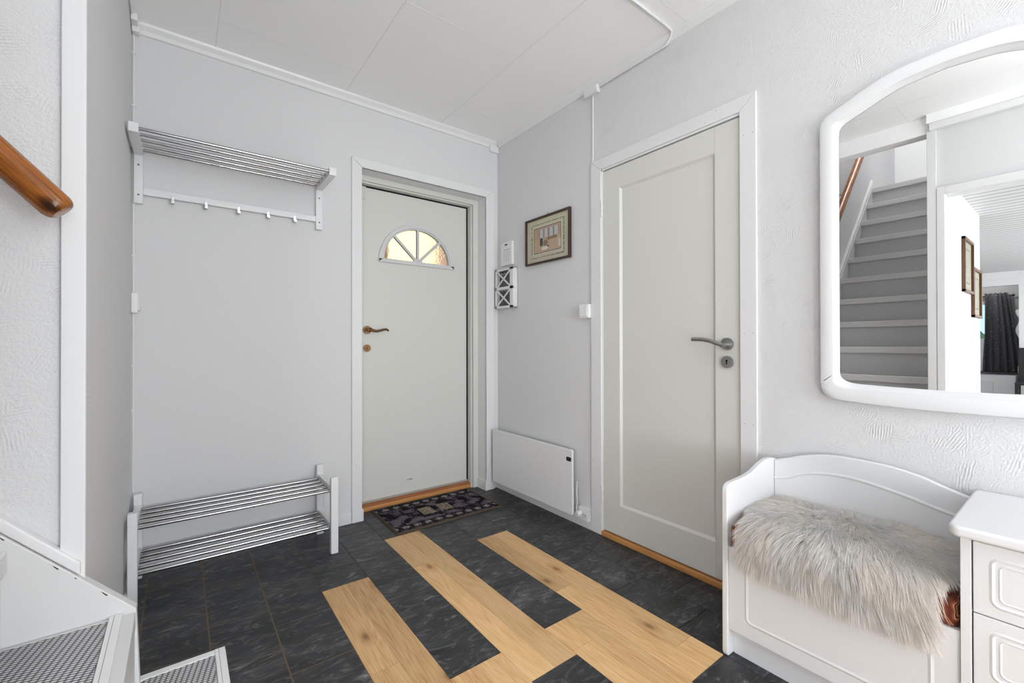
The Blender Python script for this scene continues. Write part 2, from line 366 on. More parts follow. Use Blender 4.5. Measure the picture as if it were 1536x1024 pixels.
# ------------------------------------------------------------------ floor
def build_floor():
    b = B()
    E = [-.39-.1955*k for k in range(-2, 9)]   # .001, -.1945, -.39 ... column edges
    E = [0.0, -.195, -.39, -.5855, -.782, -.981, -1.176, -1.372, -1.5715, -1.768, -1.966, -2.165]
    b.box(-9.6, 0.3, -5.4, -.9, -.06, -.0045, 2)
    b.box(-2.2, 0.3, -.9, .30, -.06, -.0045, 2)
    wood = {2+1: None}
    def tile(x0, x1, y0, y1, gap, mi):
        c = (random.random(), random.random(), random.random())
        g = gap/2; b.box(x0+g, x1-g, y0+g, y1-g, -.0045, -.0003 if mi == 0 else 0.0, mi, c)
    # column k lies between E[k+1] and E[k]; (top of first tile, joints...)
    joints = {0: [-.04, -.34, -.64, -.94, -1.24, -1.55, -1.85, -2.15, -2.45],
              1: [-.20, -.50, -.80, -1.10, -1.398, -1.70, -2.0, -2.3],
              2: [-.33, -.635], 3: [-.48, -.78, -1.08, -1.403], 4: [-.335], 5: [-.15, -.45, -.75, -1.05, -1.406],
              6: [-.35, -.652], 7: [-.205, -.50, -.79, -1.085, -1.38, -1.68], 8: [-.045, -.34, -.642, -.94, -1.23, -1.53],
              9: [-.20, -.498, -.79, -1.09, -1.38, -1.68], 10: [-.045, -.34, -.642, -.94, -1.2]}
    for k, js in joints.items():
        x0, x1 = E[k+1], E[k]
        ys = [.25]+js
        if k in (0, 1, 7, 8, 9, 10):
            while ys[-1] > -5.2: ys.append(ys[-1]-.30)
        gap = .0048 if k >= 7 else .0020
        for a, c in zip(ys[:-1], ys[1:]):
            if k >= 7: b.box(x0+.0001, x1-.0001, c, a, -.0046, -.0007, 1)
            tile(x0, x1, c, a, gap, 0)
    # wood columns: start y and plank joints, each column two planks wide
    wood = {2: (-.635, -1.868), 3: (-1.403, -3.4), 4: (-.335, -1.567), 5: (-1.406, -3.4), 6: (-.652, -3.4)}
    for k, (ya, yb) in wood.items():
        x0, x1 = E[k+1], E[k]; xm = (x0+x1)/2
        cuts = {2: ([-1.25], [-1.75]), 3: ([-1.55, -2.6], [-2.1]), 4: ([-.95+.25], [-1.6]), 5: ([-2.0], [-1.62]), 6: ([-1.24, -2.3], [-1.9])}[k]
        for (a, c2, cs) in ((x0, xm, cuts[0]), (xm, x1, cuts[1])):
            ys = [ya]+[y for y in cs if yb < y < ya]+[yb]
            for p, q in zip(ys[:-1], ys[1:]):
                c = (random.random(), random.random(), random.random()); b.box(a+.0004, c2-.0004, q+.0005, p-.0005, -.0045, 0.0, 3, c)
    # slate below the ends of columns 4 and 2
    for k, ya in ((4, -1.567), (2, -1.868)):
        ys = [ya-.3*i for i in range(6)]
        for a, c in zip(ys[:-1], ys[1:]): tile(E[k+1], E[k], c, a, .0014, 0)
    # plain boards beyond the doorway and at the back of the hall
    b.box(-9.6, -2.17, -5.2, -.9, -.0045, 0, 4)
    return struct(b.build('floor', [SLATE, GROUTB, GROUTD, OAK, plain('living_floor_grey', (.42, .40, .38), .5)], org=(0, 0, 0)))
build_floor()

# ------------------------------------------------------------------ walls (the setting)
def wallbox(name, mat, *boxes):
    b = B()
    for q in boxes: b.box(*q)
    return struct(b.build(name, mat, org=(boxes[0][0], boxes[0][2], 0)))
# back wall with the front door opening
wallbox('wall_back', WALL, (-2.13, -1.0, 0, .20, 0, 2.75), (-1.0, -.10, 0, .20, 2.11, 2.75), (-.10, .12, 0, .20, 0, 2.75))
# right wall, brushed plaster from the second door towards the viewer
wallbox('wall_right', [WALL], (0, .12, -.995, 0, 0, 2.75))
wallbox('wall_right_far', [WALLT], (0, .12, -1.75, -.995, 2.01, 2.75), (0, .12, -5.0, -1.75, 0, 2.75))
wallbox('wall_left', WALL, (-2.13, XC, -1.08, 0, 0, 2.62))
wallbox('wall_stair', WALLS, (-5.15, -2.0300, -1.18, -1.08, 0, 4.9))
wallbox('wall_hall_west', WALL, (-2.13, XC, -2.069, -1.99, 0, 2.62), (-2.13, XC, -2.95, -2.069, 1.984, 2.62), (-2.13, XC, -5.0, -2.95, 0, 2.62),
        )
struct(B().box(-2.13, XC, -1.99, -1.18, 2.40, 2.62).build('wall_stair_header', CEIL)); struct(B().box(-2.13, XC, -2.03, -1.18, 2.62, 4.9).build('wall_stair_above', WALL))
wallbox('wall_partition', plain('living_wall_white', (.78, .78, .78), .6), (-3.81, -2.13, -2.03, -1.99, 0, 4.9))
wallbox('wall_closet_end', WALL, (-3.81, -3.77, -1.99, -.95, 0, 2.17))
wallbox('wall_upstairs_right', WALL, (-5.15, -3.81, -2.03, -1.99, 2.28, 4.9))
wallbox('wall_hall_south', WALL, (-2.13, .12, -5.1, -5.0, 0, .5), (-2.13, .12, -5.1, -5.0, 2.4, 2.75), (-2.13, -1.95, -5.1, -5.0, .5, 2.4), (-.15, .12, -5.1, -5.0, .5, 2.4))
wallbox('wall_living_south', WALL, (-9.6, -2.13, -5.35, -5.25, 0, .45), (-9.6, -2.13, -5.35, -5.25, 2.05, 2.28), (-9.6, -7.6, -5.35, -5.25, .45, 2.05), (-2.8, -2.13, -5.35, -5.25, .45, 2.05))
wallbox('wall_living_north', WALL, (-9.6, -3.77, -.95, -.85, 0, 2.28))
wallbox('wall_living_beam', TRIMB, (-8.7, -8.6, -1.945, -.95, 1.955, 2.17), (-8.59, -8.57, -1.96, -.95, 2.06, 2.17), (-8.7, -8.6, -5.25, -1.945, 0, 2.17))
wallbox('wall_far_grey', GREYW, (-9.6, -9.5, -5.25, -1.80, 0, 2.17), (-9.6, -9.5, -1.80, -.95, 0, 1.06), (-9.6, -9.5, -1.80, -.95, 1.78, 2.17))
wallbox('wall_upstairs', plain('upstairs_white', (.76, .76, .76), .6), (-5.25, -5.15, -2.03, -1.08, 2.7, 4.9))
# hall ceiling with board seams
b = B(); b.box(-2.13, .12, -5.1, .2, H, H+.10)
for x in (-1.716, -1.088, -.478):
    b.box(x-.0014, x+.0014, -5.0, -.02, H-.0006, H+.001, 1)
for (x0, x1, ys) in ((-2.03, -1.716, (-.72, -1.9, -3.1)), (-1.716, -1.088, (-.25, -1.47, -2.69)), (-1.088, -.478, (-.862, -2.08, -3.3)), (-.478, 0, (-.30, -1.52, -2.74))):
    for y in ys: b.box(x0, x1, y-.001, y+.001, H-.0005, H+.001, 1)
struct(b.build('ceiling', [CEIL, SEAM], org=(-1, -2, H)))
struct(B().box(-9.6, -3.77, -5.35, -.85, 2.17, 2.28).box(-3.77, -2.13, -5.35, -1.99, 2.17, 2.28).build('ceiling_living', BOARDS))
struct(B().box(-5.25, XC, -2.03, -1.08, 4.9, 5.0).build('ceiling_upstairs', CEIL))
struct(B().box(-5.25, -4.115, -1.99, -1.18, 2.58, 2.70).build('floor_upstairs', STAIRW))

# cornices
def cornice_a():
    b = B(); pr = [(0, H), (-.030, H), (-.026, H-.010), (-.010, H-.026), (-.010, H-.029), (-.0105, H-.046), (0, H-.048)]
    b.prism([(y, z) for y, z in pr], 0, -2.0, -.075); b.prism([(y, z) for y, z in pr[:4]]+[(0, H-.026)], 0, -.075, 0.0)
    return struct(b.build('trim_1', TRIMB))
cornice_a()
def cornice_b():
    b = B(); pr = [(0, H), (-.028, H), (-.028, H-.004), (-.008, H-.036), (0, H-.038)]
    b.prism([(x, z) for x, z in pr], 1, -4.99, -.031); return struct(b.build('trim_2', TRIMB))
cornice_b()
struct(B().box(-2.03, -1.99, -4.99, -2.0, 2.405, 2.45).build('trim_3', TRIMB, bevel=.004)); struct(B().box(-2.03, -1.985, -4.99, -1.99, 2.4501, H-.0005).build('trim_7', CEIL))
struct(B().box(-2.029, -2.015, -2.030, -1.986, .0, 2.43).build('trim_4', TRIM, bevel=.002))             # corner board of the stair opening
def cas(name, pts, **k): pass
# doorway casing of the living room
struct(B().box(-2.03, -2.012, -2.069, -2.031, 0, 2.035).box(-2.03, -2.012, -2.99, -2.069, 1.984, 2.035).box(-2.03, -2.012, -2.99, -2.95, 0, 1.984).build('trim_5', TRIM, bevel=.002))
# corner board at the end of the stair wall
struct(B().box(-2.0712, -2.0288, -1.1955, -1.1802, 0, 2.50).build('trim_6', TRIM, bevel=.0025))
# stair skirting
sl = 1.065
def zs(x): return .405+(-1.937-x)*sl
def skirt():
    b = B(); n = 2
    x0, x1 = -2.036, -4.15
    b.prism([(x0, zs(x0)+.002), (x0, zs(x0)+.034), (x0-.008, zs(x0)+.042), (x1, zs(x1)+.050), (x1, zs(x1)+.002)], 1, -1.206, -1.1805)
    return struct(b.build('baseboard_stair', TRIM, bevel=.004))
skirt()
# baseboards
struct(B().box(-2.015, -1.054, -.012, 0, 0, .065).build('baseboard_back', TRIM, bevel=.002))
struct(B().box(-.012, 0, -.925, -.001, 0, .06).build('baseboard_right', TRIM, bevel=.002))
struct(B().box(XC, XC+.012, -1.15, -.0, 0, .065).build('baseboard_left', TRIM, bevel=.002))
struct(B().box(-.012, 0, -4.99, -2.9, 0, .06).build('baseboard_right_front', TRIM, bevel=.002))

# ------------------------------------------------------------------ front door (door_1)
def front_door():
    d = thing('door_1', (-.55, .10, 0), kind='structure')
    d['label'] = 'off-white front door with a half-round fanlight'
    # casing around the opening
    b = B()
    y0, y1 = -.014, 0
    o0, o1, i0, i1, zt, zi = -1.052, -.040, -.993, -.108, 2.148, 2.096
    b.prism([(o0, 0), (i0, 0), (i0, zi), (o0, zt)], 1, y0, y1)
    b.prism([(i1, 0), (o1, 0), (o1, zt), (i1, zi)], 1, y0, y1)
    b.prism([(o0+.0012, zt), (i0+.0012, zi), (i1-.0012, zi), (o1-.0012, zt)], 1, y0, y1)
    b.build('casing', TRIM, d, bevel=.0015)
    b = B()                                     # reveal lining and plinth blocks
    b.box(i0-.006, i0, -.010, .10, 0, zi+.006).box(i1, i1+.006, -.010, .10, 0, zi+.006).box(i0, i1, -.010, .10, zi, zi+.006)
    b.box(i0-.001, i0+.008, -.016, .10, 0, .068).box(i1-.008, i1+.001, -.016, .10, 0, .068)
    b.build('reveal_lining', TRIM, d, bevel=.001)
    b = B()                                     # rebated door frame
    for (x0, x1) in ((i0-.006, -.957), (-.148, i1+.006)): b.box(x0, x1, .098, .20, 0, zi+.006)
    b.box(-.957, -.148, .098, .20, 2.062, zi+.006)
    b.box(-.150, -.160, .112, .20, 0, 2.062).box(-.957, -.148, .112, .20, 2.052, 2.062).box(-.957, -.952, .112, .20, 0, 2.062)
    b.build('door_frame', DOORP, d, bevel=.0015)
    b = B(); b.box(-.96, -.15, .178, .2, .03, 2.06); b.box(-.175, -.160, .1581, .179, .04, 2.055); b.box(-.955, -.16, .1581, .179, 2.0425, 2.053)
    # leave the fanlight opening free
    b = B(); b.box(-.1745, -.1605, .158, .179, .04, 2.052); b.box(-.955, -.16, .158, .179, 2.0425, 2.0525)
    b.build('rebate_gap_shade', DARK, d)  # black strips put in as the shade of the rebate
    # leaf with half-round opening
    X0, X1, Z0, Z1, yf, yb = -.952, -.174, .052, 2.041, .155, .195
    cx, cz, rx, rz2 = -.558, 1.60, .247, .231
    b = B(); b.box(X0, X1, yf, yb, Z0, cz)
    N = 48; arc = []; rect = []
    for i in range(N+1):
        t = math.pi*i/N; ax, az = cx+rx*math.cos(t), cz+rz2*math.sin(t); arc.append((ax, az))
        dx, dz = math.cos(t), math.sin(t)
        ks = []
        if dx > 1e-6: ks.append((X1-cx)/dx)
        if dx < -1e-6: ks.append((X0-cx)/dx)
        if dz > 1e-6: ks.append((Z1-cz)/dz)
        k = min(ks); rect.append((cx+dx*k, cz+dz*k))
    # insert corners
    pr = list(zip(arc, rect))
    V = []; Fc = []
    for (a, r) in pr:
        V += [(a[0], yf, a[1]), (r[0], yf, r[1]), (a[0], yb, a[1]), (r[0], yb, r[1])]
    for i in range(N):
        p = 4*i; q = 4*(i+1)
        Fc += [(p, p+1, q+1, q), (p+2, q+2, q+3, p+3), (p, q, q+2, p+2), (p+1, p+3, q+3, q+1)]
        if abs(rect[i][0]-rect[i+1][0]) > 1e-5 and abs(rect[i][1]-rect[i+1][1]) > 1e-5:   # fill the clipped corner
            cxn = X1 if rect[i][0] > cx else X0
            o = len(V); V += [(cxn, yf, Z1), (cxn, yb, Z1)]; Fc += [(p+1, o, q+1), (p+3, q+3, o+1)]
    b.add(V, Fc)
    leaf = b.build('door_leaf', DOORP, d)
    # fanlight frame
    b = B()
    def ring(r0, h0, r1, h1, base0, base1, ya, yb2, n=48):
        V = []; Fc = []
        for i in range(n+1):
            t = math.pi*i/n
            for (rr, hh, bs) in ((r0, h0, base0), (r1, h1, base1)):
                x, z = cx+rr*math.cos(t), bs+hh*math.sin(t); V += [(x, ya, z), (x, yb2, z)]
        for i in range(n):
            p = 4*i; q = p+4
            Fc += [(p, q, q+2, p+2), (p+1, p+3, q+3, q+1), (p, p+1, q+1, q), (p+2, q+2, q+3, p+3)]
        b.add(V, Fc)
    ring(.277, .276, .247, .231, 1.581, 1.60, .143, .156)
    ring(.247, .231, .237, .221, 1.60, 1.60, .147, .178)
    b.box(cx-.277, cx+.277, .143, .156, 1.579, 1.602)
    b.box(cx-.247, cx+.247, .147, .178, 1.598, 1.606)
    fan = b.build('fanlight_frame', plain('fanlight_paint', (.62, .62, .62), .35), leaf, bevel=.002)
    b = B()
    for ang in (90, 44, 136):
        t = math.radians(ang); dx, dz = math.cos(t), math.sin(t); px, pz = -dz*.0085, dx*.0085
        k = 1/math.sqrt((dx/.243)**2+(dz/.227)**2)
        b.prism([(cx-px, 1.60-pz), (cx+dx*k-px, 1.60+dz*k-pz), (cx+dx*k+px, 1.60+dz*k+pz), (cx+px, 1.60+pz)], 1, .150, .170)
    b.prism([(cx-.035, 1.60)]+[(cx+.035*math.cos(math.radians(a)), 1.60+.028*math.sin(math.radians(a))) for a in range(180, -1, -30)][1:], 1, .149, .171)
    b.build('fanlight_bar', plain('fanlight_bar_paint', (.55, .55, .57), .35), leaf, bevel=.001)
    b = B(); V = [(cx+.244*math.cos(math.pi*i/40), 1.598+.228*math.sin(math.pi*i/40)) for i in range(41)]
    b.prism(V, 1, .172, .177); b.build('fanlight_pane', GLASS, leaf)
    b = B()
    for a in (-84, -50, -16, 20, 55, 88):
        t = math.radians(90-a); b.disc((cx+.262*math.cos(t), .1425, 1.585+.262*math.sin(t)), 1, .0022, .001, 8)
    for x in (-.24, 0, .15): b.disc((cx+x, .1425, 1.588), 1, .0022, .001, 8)
    b.build('fanlight_screw', STEEL, leaf)
    # bronze lever handle and cylinder rose
    b = B(); hx, hz = -.908, 1.137
    b.disc((hx, .144, hz), 1, .026, .012, 28); b.disc((hx, .136, hz), 1, .017, .01, 24)
    b.tube([(hx, .14, hz), (hx, .108, hz)], .0095, 16)
    P = [(0, 0), (.02, -.004), (.045, -.0085), (.07, -.004), (.095, .003), (.112, .003), (.124, -.006)]
    sp_ = smoothpts(P, 5); b.tube([(hx+p, .108-.004*math.sin(p*20), hz+q) for p, q in sp_], .007, 12, radii=[.0095-.0035*(i/len(sp_)) for i in range(len(sp_))])
    for t in range(1): b.tube([(hx+.008+.008*math.cos(a/3), .108, hz+.003+.008*math.sin(a/3)) for a in range(0, 19)], .0035, 8)
    b.build('handle', BRONZE, leaf, smooth=True)['label'] = 'aged bronze lever handle'
    b = B(); kz = 1.021; kx = -.908
    b.disc((kx, .146, kz), 1, .0235, .010, 28); b.disc((kx, .141, kz), 1, .013, .006, 20); b.box(kx-.0025, kx+.0025, .132, .142, kz-.010, kz+.010)
    b.build('lock_rose', BRONZE, leaf, smooth=True)['label'] = 'round bronze lock rose'
    B().box(-.942, -.915, .148, .156, 1.965, 2.045).build('hinge_cover', DOORP, leaf, bevel=.002)
    b = B(); b.disc((-.632+.02, .1535, .137), 1, .004, .002, 10); b.box(-.640, -.596, .1538, .1552, .134, .137)
    b.build('scuff', plain('scuff_grey', (.08, .08, .08), .8), leaf)
    # two-step timber threshold
    b = B(); b.prism([(.117, 0), (.117, .020), (.1275, .023), (.1275, 0)], 0, -.975, -.088)
    b.build('threshold_lip', THRESHL, d, bevel=.0015)['label'] = 'lighter front lip of the timber threshold'
    b = B(); b.prism([(.128, 0), (.128, .024), (.150, .040), (.20, .046), (.20, 0)], 0, -.975, -.088)
    b.build('threshold', THRESH, d, bevel=.0015)['label'] = 'reddish-brown timber threshold'
    B().box(-.952, -.165, .1505, .154, .0395, .052).build('bottom_seal', plain('seal_grey', (.35, .33, .30), .5), d)
front_door()
# salmon painted porch cheeks and step outside, seen only through the rippled panes
struct(B().box(-1.40, -.655, .44, .50, 0, 3.0).build('wall_porch_left', plain('salmon_boards', (.90, .50, .42), .8)))
struct(B().box(.33, .45, .42, 1.6, 0, 3.0).build('wall_porch_right', plain('salmon_boards_dark', (.88, .42, .34), .8)))

# ------------------------------------------------------------------ panelled door (door_2)
def panel_door():
    d = thing('door_2', (0, -1.37, 0), kind='structure'); d['label'] = 'off-white single-panel interior door'
    b = B(); x0, x1 = -.013, 0
    o0, o1, i0, i1, zt, zi = -.926, -1.813, -.999, -1.747, 2.064, 2.004
    b.prism([(o0, 0), (i0, 0), (i0, zi), (o0, zt)], 0, x0, x1)
    b.prism([(o1, 0), (i1, 0), (i1, zi), (o1, zt)], 0, x0, x1)
    b.prism([(o0-.0012, zt), (i0-.0012, zi), (i1+.0012, zi), (o1+.0012, zt)], 0, x0, x1)
    b.build('casing', TRIM, d, bevel=.002)
    b = B(); b.box(-.006, .11, -1.0045, -.996, 0, 2.008).box(-.006, .11, -1.7495, -1.745, 0, 2.008).box(-.006, .11, -1.7495, -.996, 1.994, 2.008); b.build('door_frame', TRIM, d)
    b = B(); b.box(.010, .034, -1.7449, -1.7416, .034, 1.9939).box(.010, .034, -1.7449, -1.005, 1.9886, 1.9939).box(.036, .04, -1.7449, -1.0045, .031, 1.9939); b.build('rebate_gap_shade', DARK, d)  # black strips and backing put in as shade around the leaf
    # leaf: stiles, rails and sunk panel
    b = B(); L0, L1, T, Bz = -1.0055, -1.7415, 1.9885, .033
    pa, pb, pz0, pz1 = -1.117, -1.636, .188, 1.876
    b.box(-.001, .035, pa, L0, Bz, T).box(-.001, .035, L1, pb-.0008, Bz, T).box(-.001, .035, pb+.0002, pa, pz1, T).box(-.001, .035, pb+.0002, pa, Bz, pz0)
    m = .012
    b.box(.009, .03, pb-.001, pa+.001, pz0-.001, pz1+.001)
    # moulding slopes
    V = [(-.001, pa, pz0), (-.001, pb, pz0), (-.001, pb, pz1), (-.001, pa, pz1), (.009, pa-m, pz0+m), (.009, pb+m, pz0+m), (.009, pb+m, pz1-m), (.009, pa-m, pz1-m)]
    b.add(V, [(0, 1, 5, 4), (1, 2, 6, 5), (2, 3, 7, 6), (3, 0, 4, 7)])
    leaf = b.build('door_leaf', DOORP, d)
    # steel lever and keyhole rose
    hy, hz = -1.691, 1.046
    b = B(); b.disc((-.001, hy, hz), 0, .0255, -.010, 32); b.disc((-.010, hy, hz), 0, .019, -.005, 28)
    b.tube([(-.012, hy, hz-.002), (-.052, hy, hz-.004)], .0105, 18)
    P = smoothpts([(-.004, -.006), (.02, .002), (.05, .012), (.09, .020), (.135, .021)], 6)
    rr = [.0095+.0005*math.sin(i) * 0 for i in range(len(P))]
    b.tube([(-.050, hy+p, hz+q) for p, q in P], .0088, 14)
    b.build('handle', STEEL, leaf, smooth=True)['label'] = 'brushed steel lever handle'
    kz = .9695; b = B(); b.disc((-.001, hy, kz), 0, .0255, -.010, 32); b.disc((-.010, hy, kz), 0, .020, -.002, 28)
    ro = b.build('keyhole_rose', STEEL, leaf, smooth=True); ro['label'] = 'round steel keyhole rose'
    b = B(); b.disc((-.0122, hy, kz+.006), 0, .0042, -.0006, 14); b.box(-.0128, -.0122, hy-.0026, hy+.0026, kz-.010, kz+.006); b.build('keyhole', DARK, leaf)
    for z in (1.789, .228):
        b = B(); b.tube([(-.010, -1.0035, z-.045), (-.010, -1.0035, z-.016)], .0058, 12); b.tube([(-.010, -1.0035, z-.014), (-.010, -1.0035, z+.014)], .0064, 12)
        b.tube([(-.010, -1.0035, z+.016), (-.010, -1.0035, z+.045)], .0058, 12); b.build('hinge', PLAST, d, smooth=True)
    B().box(-.002, .001, -1.7446, -1.7435, .93, 1.075).build('strike_plate', DARK, d)
    b = B(); b.prism([(-.0145, 0), (-.0145, .018), (-.010, .026), (.06, .030), (.06, 0)], 1, -1.7465, -.9985); b.build('threshold', THRESHY, d, bevel=.0015)['label'] = 'honey-coloured timber threshold'
    b = B()
    for y, zz in ((-.94, 1.4), (-.985, .75), (-.94, .4), (-1.765, 1.09), (-1.80, 1.09), (-1.765, .72), (-1.80, .72), (-1.765, 1.9), (-1.80, 1.9)): b.disc((-.0132, y, zz), 0, .0018, -.0006, 8)
    for y, zz in ((-1.65, 2.05), (-1.60, 2.018), (-1.0, 2.045), (-1.3, 2.05)): b.disc((-.0132, y, zz), 0, .0018, -.0006, 8)
    b.build('nail_head', plain('nail_grey', (.18, .18, .18), .6), d)
panel_door()
# closet behind the panelled door is closed off by the leaf

# ------------------------------------------------------------------ windows; the hall one behind the viewer is added for fill light
def win(name, x0, x1, y0, y1, z0, z1, axis):
    d = thing(name, ((x0+x1)/2, (y0+y1)/2, z0), kind='structure')
    b = B(); t = .06
    if axis == 1:
        b.box(x0, x0+t, y0, y1, z0, z1).box(x1-t, x1, y0, y1, z0, z1).box(x0, x1, y0, y1, z0, z0+t).box(x0, x1, y0, y1, z1-t, z1)
    else:
        b.box(x0, x1, y0, y0+t, z0, z1).box(x0, x1, y1-t, y1, z0, z1).box(x0, x1, y0, y1, z0, z0+t).box(x0, x1, y0, y1, z1-t, z1)
    b.build('window_frame', TRIMB, d)
    return d
w1_ = win('window_1', -9.58, -9.52, -1.80, -.95, 1.06, 1.78, 0)
B().box(-9.499, -9.47, -1.80, -.96, .55, 1.08).build('sill_panel', TRIMB, w1_, bevel=.003)
win('added_window', -1.95, -.15, -5.09, -5.03, .5, 2.4, 1)  # unseen, put in to go with the hall fill light
win('window_3', -7.6, -2.8, -5.34, -5.28, .45, 2.05, 1)

def fill_lamps():  # unseen stands added to carry the two low fill lights
    for (x, y, z, nm, lab) in ((-.60, -4.2, .90, 'added_floor_lamp', 'taller white floor lamp with a round globe, added as fill behind the viewer'), (-1.35, -3.5, .55, 'added_floor_lamp', 'shorter white floor lamp with a round globe, added as fill behind the viewer')):
        t = thing(nm, (x, y, 0), lab, 'lamp')
        B().tube([(x, y, 0), (x, y, .02)], .13, 28).build('base', PLAST, t)
        B().tube([(x, y, .02), (x, y, z-.135)], .010, 12).build('pole', PLAST, t, smooth=True)
B_ = None
ct = thing('added_ceiling_lamp', (-1.05, -2.66, 2.45), 'small round ceiling lamp added as fill just behind the viewer', 'lamp')  # unseen fitting added to carry the overhead fill light
B().tube([(-1.05, -2.66, 2.455), (-1.05, -2.66, 2.51)], .09, 28).build('base', PLAST, ct)
fill_lamps()
# ------------------------------------------------------------------ staircase
def staircase():
    s = thing('staircase', (-1.75, -1.58, 0), 'white painted staircase with shade-toned grey risers and carpeted treads climbing left beside the stair wall', 'staircase')
    zt = [.2, .4, .603]+[.211*n-.041 for n in range(4, 14)]
    b = B()
    pts = [(-1.925, 0), (-1.931, .24), (-1.937, .405), (-4.11, zs(-4.11)), (-4.11, zs(-4.11)-.34), (-2.30, zs(-2.30)-.36), (-2.10, 0)]
    b.prism(pts, 1, -1.211, -1.1815); b.build('stringer', STAIRW, s, bevel=.002)
    dk = plain('chipped_paint', (.06, .055, .05), .9)
    for (x, ln) in ((-2.16, .008), (-2.080, .010), (-2.045, .004), (-2.0, .012)):
        z = zs(x)-.004; B().prism([(x, z), (x+ln, z-ln*sl), (x+ln*.8, z-ln*sl-.0015), (x+ln*.3, z-ln*.3*sl-.003)], 1, -1.2116, -1.2105).build('paint_chip', dk, s)
    for n in range(1, 13):
        xf = -1.75-.195*(n-1)-(.008 if n == 3 else 0); xb = xf-.215; z = zt[n-1]
        y0, y1 = (-1.985, -1.15) if n == 1 else (-1.985, -1.2112)
        b = B()
        if n == 1:
            b.box(xf-.19, xf, -1.985, -1.15, z-.04, z-.002)
            b.box(xf-.18, xf-.012, -1.985, -1.165, 0, z-.04)
        else:
            b.box(xb, -1.938 if n == 2 else xf, y0, y1, z-.045, z-.002)
        t = b.build('tread', STAIRW, s, bevel=.003)
        c = B(); ins = .025
        yc1 = y1-(.022 if n == 1 else .018)
        if n == 2: xf = -1.960
        c.box(-2.160 if n == 2 else (xb+.035 if n > 1 else -1.942), xf-ins-.002, y0+.01, yc1, z-.002, z+.0008); c.build('carpet', CARPET, t)
        e = B(); e.box(xf-ins, xf-.0015, y0, y1-.001, z-.002, z+.0035)
        if n == 1: e.box(-1.944, xf-ins, -1.1725, -1.1515, z-.002, z+.003)
        eo = e.build('edge_strip', TRIMB, t, bevel=.0008)
        g = B(); g.box(xf-.0168, xf-.0156, y0, y1-.003, z+.0035, z+.0037)
        g.build('strip_line', plain('strip_line_grey', (.25, .25, .25), .6), t) if n < 3 else None
    # screw slots of the two lowest strips
    for n in range(2, 14):
        xr = -1.75-.195*(n-1)-.018 if n > 2 else -1.9395; z0 = zt[n-2]-.002; z1 = zt[n-1]-.045
        b = B(); b.box(xr-.02, xr, -1.985, -1.2112, z0, z1 if n > 2 else z1+.003)
        b.build('riser', STAIRW if n == 2 else STAIRSH, s)
    B().box(-4.13, -4.09, -1.985, -1.2112, 2.655, 2.705).build('landing_nosing', STAIRW, s, bevel=.003)
staircase()

def handrail():
    h = thing('handrail', (-2.5, -1.27, 1.7), 'round varnished orange-brown wooden handrail sloping down the textured stair wall', 'handrail')
    d = Vector((-1, 0, 1.075)).normalized()
    e0 = Vector((-2.066, -1.268, 1.348)); r = .0305
    P = []; Rr = []
    for k in range(9):
        a = math.pi/2*k/8; P.append(e0-d*(.022*(1-math.sin(a)))*1.0+d*0); Rr.append(max(r*(.45+.55*math.sin(a)**.6), .004))
    P = [e0+d*(-.014+.020*(1-math.cos(math.pi/2*k/8))) for k in range(9)]
    Rr = [r*(.62+.38*math.sin(math.pi/2*k/8)) for k in range(9)]
    far = e0+d*2.9
    P.append(far); Rr.append(r)
    b = B(); b.tube(P, r, 28, radii=Rr)
    b.build('rail', RAIL, h, smooth=True, org=tuple(e0))
    for t in (.55, 1.6, 2.6):
        p = e0+d*t; b = B(); b.tube([p+Vector((0, 0, -.02)), p+Vector((0, 0, -.055)), p+Vector((0, .03, -.075)), p+Vector((0, .087, -.075))], .007, 10)
        b.disc((p.x, -1.1855, p.z-.075), 1, .028, .005, 20); b.build('bracket', STEEL, h, smooth=True)
handrail()

# ------------------------------------------------------------------ hat rack on the back wall
SCREWM = plain('screw_hole_grey', (.10, .10, .10), .5)
def hat_rack():
    t = thing('hat_rack', (-1.62, -.15, 1.69), 'white wall-mounted hat and coat rack with steel rods and five hooks', 'coat rack')
    for x0, x1 in ((-2.020, -1.988), (-1.252, -1.218)):
        b = B(); b.box(x0, x1, -.026, -.002, 1.686, 1.905); b.box(x0, x1, -.30, -.002, 1.905, 1.944); fr = b.build('bracket', WHITE, t, bevel=.002)
        for z in (1.86, 1.725): B().disc(((x0+x1)/2, -.0265, z), 1, .0042, -.0006, 12).build('screw', SCREWM, fr)
    b = B(); b.box(-1.988, -1.252, -.022, -.004, 1.729, 1.760); b.build('hook_rail', WHITE, t, bevel=.0015)
    for i in range(5):
        y = -.288+.062*i; b = B(); b.tube([(-1.990, y, 1.925), (-1.250, y, 1.925)], .0072, 14); b.build('rod', RODM, t, smooth=True)
    for x in (-1.881, -1.753, -1.618, -1.486, -1.359):
        b = B(); b.box(x-.0065, x+.0065, -.025, -.022, 1.708, 1.742); b.box(x-.0065, x+.0065, -.046, -.022, 1.704, 1.709); b.box(x-.0065, x+.0065, -.047, -.043, 1.704, 1.718)
        b.build('hook', CHROME, t, bevel=.001)
hat_rack()

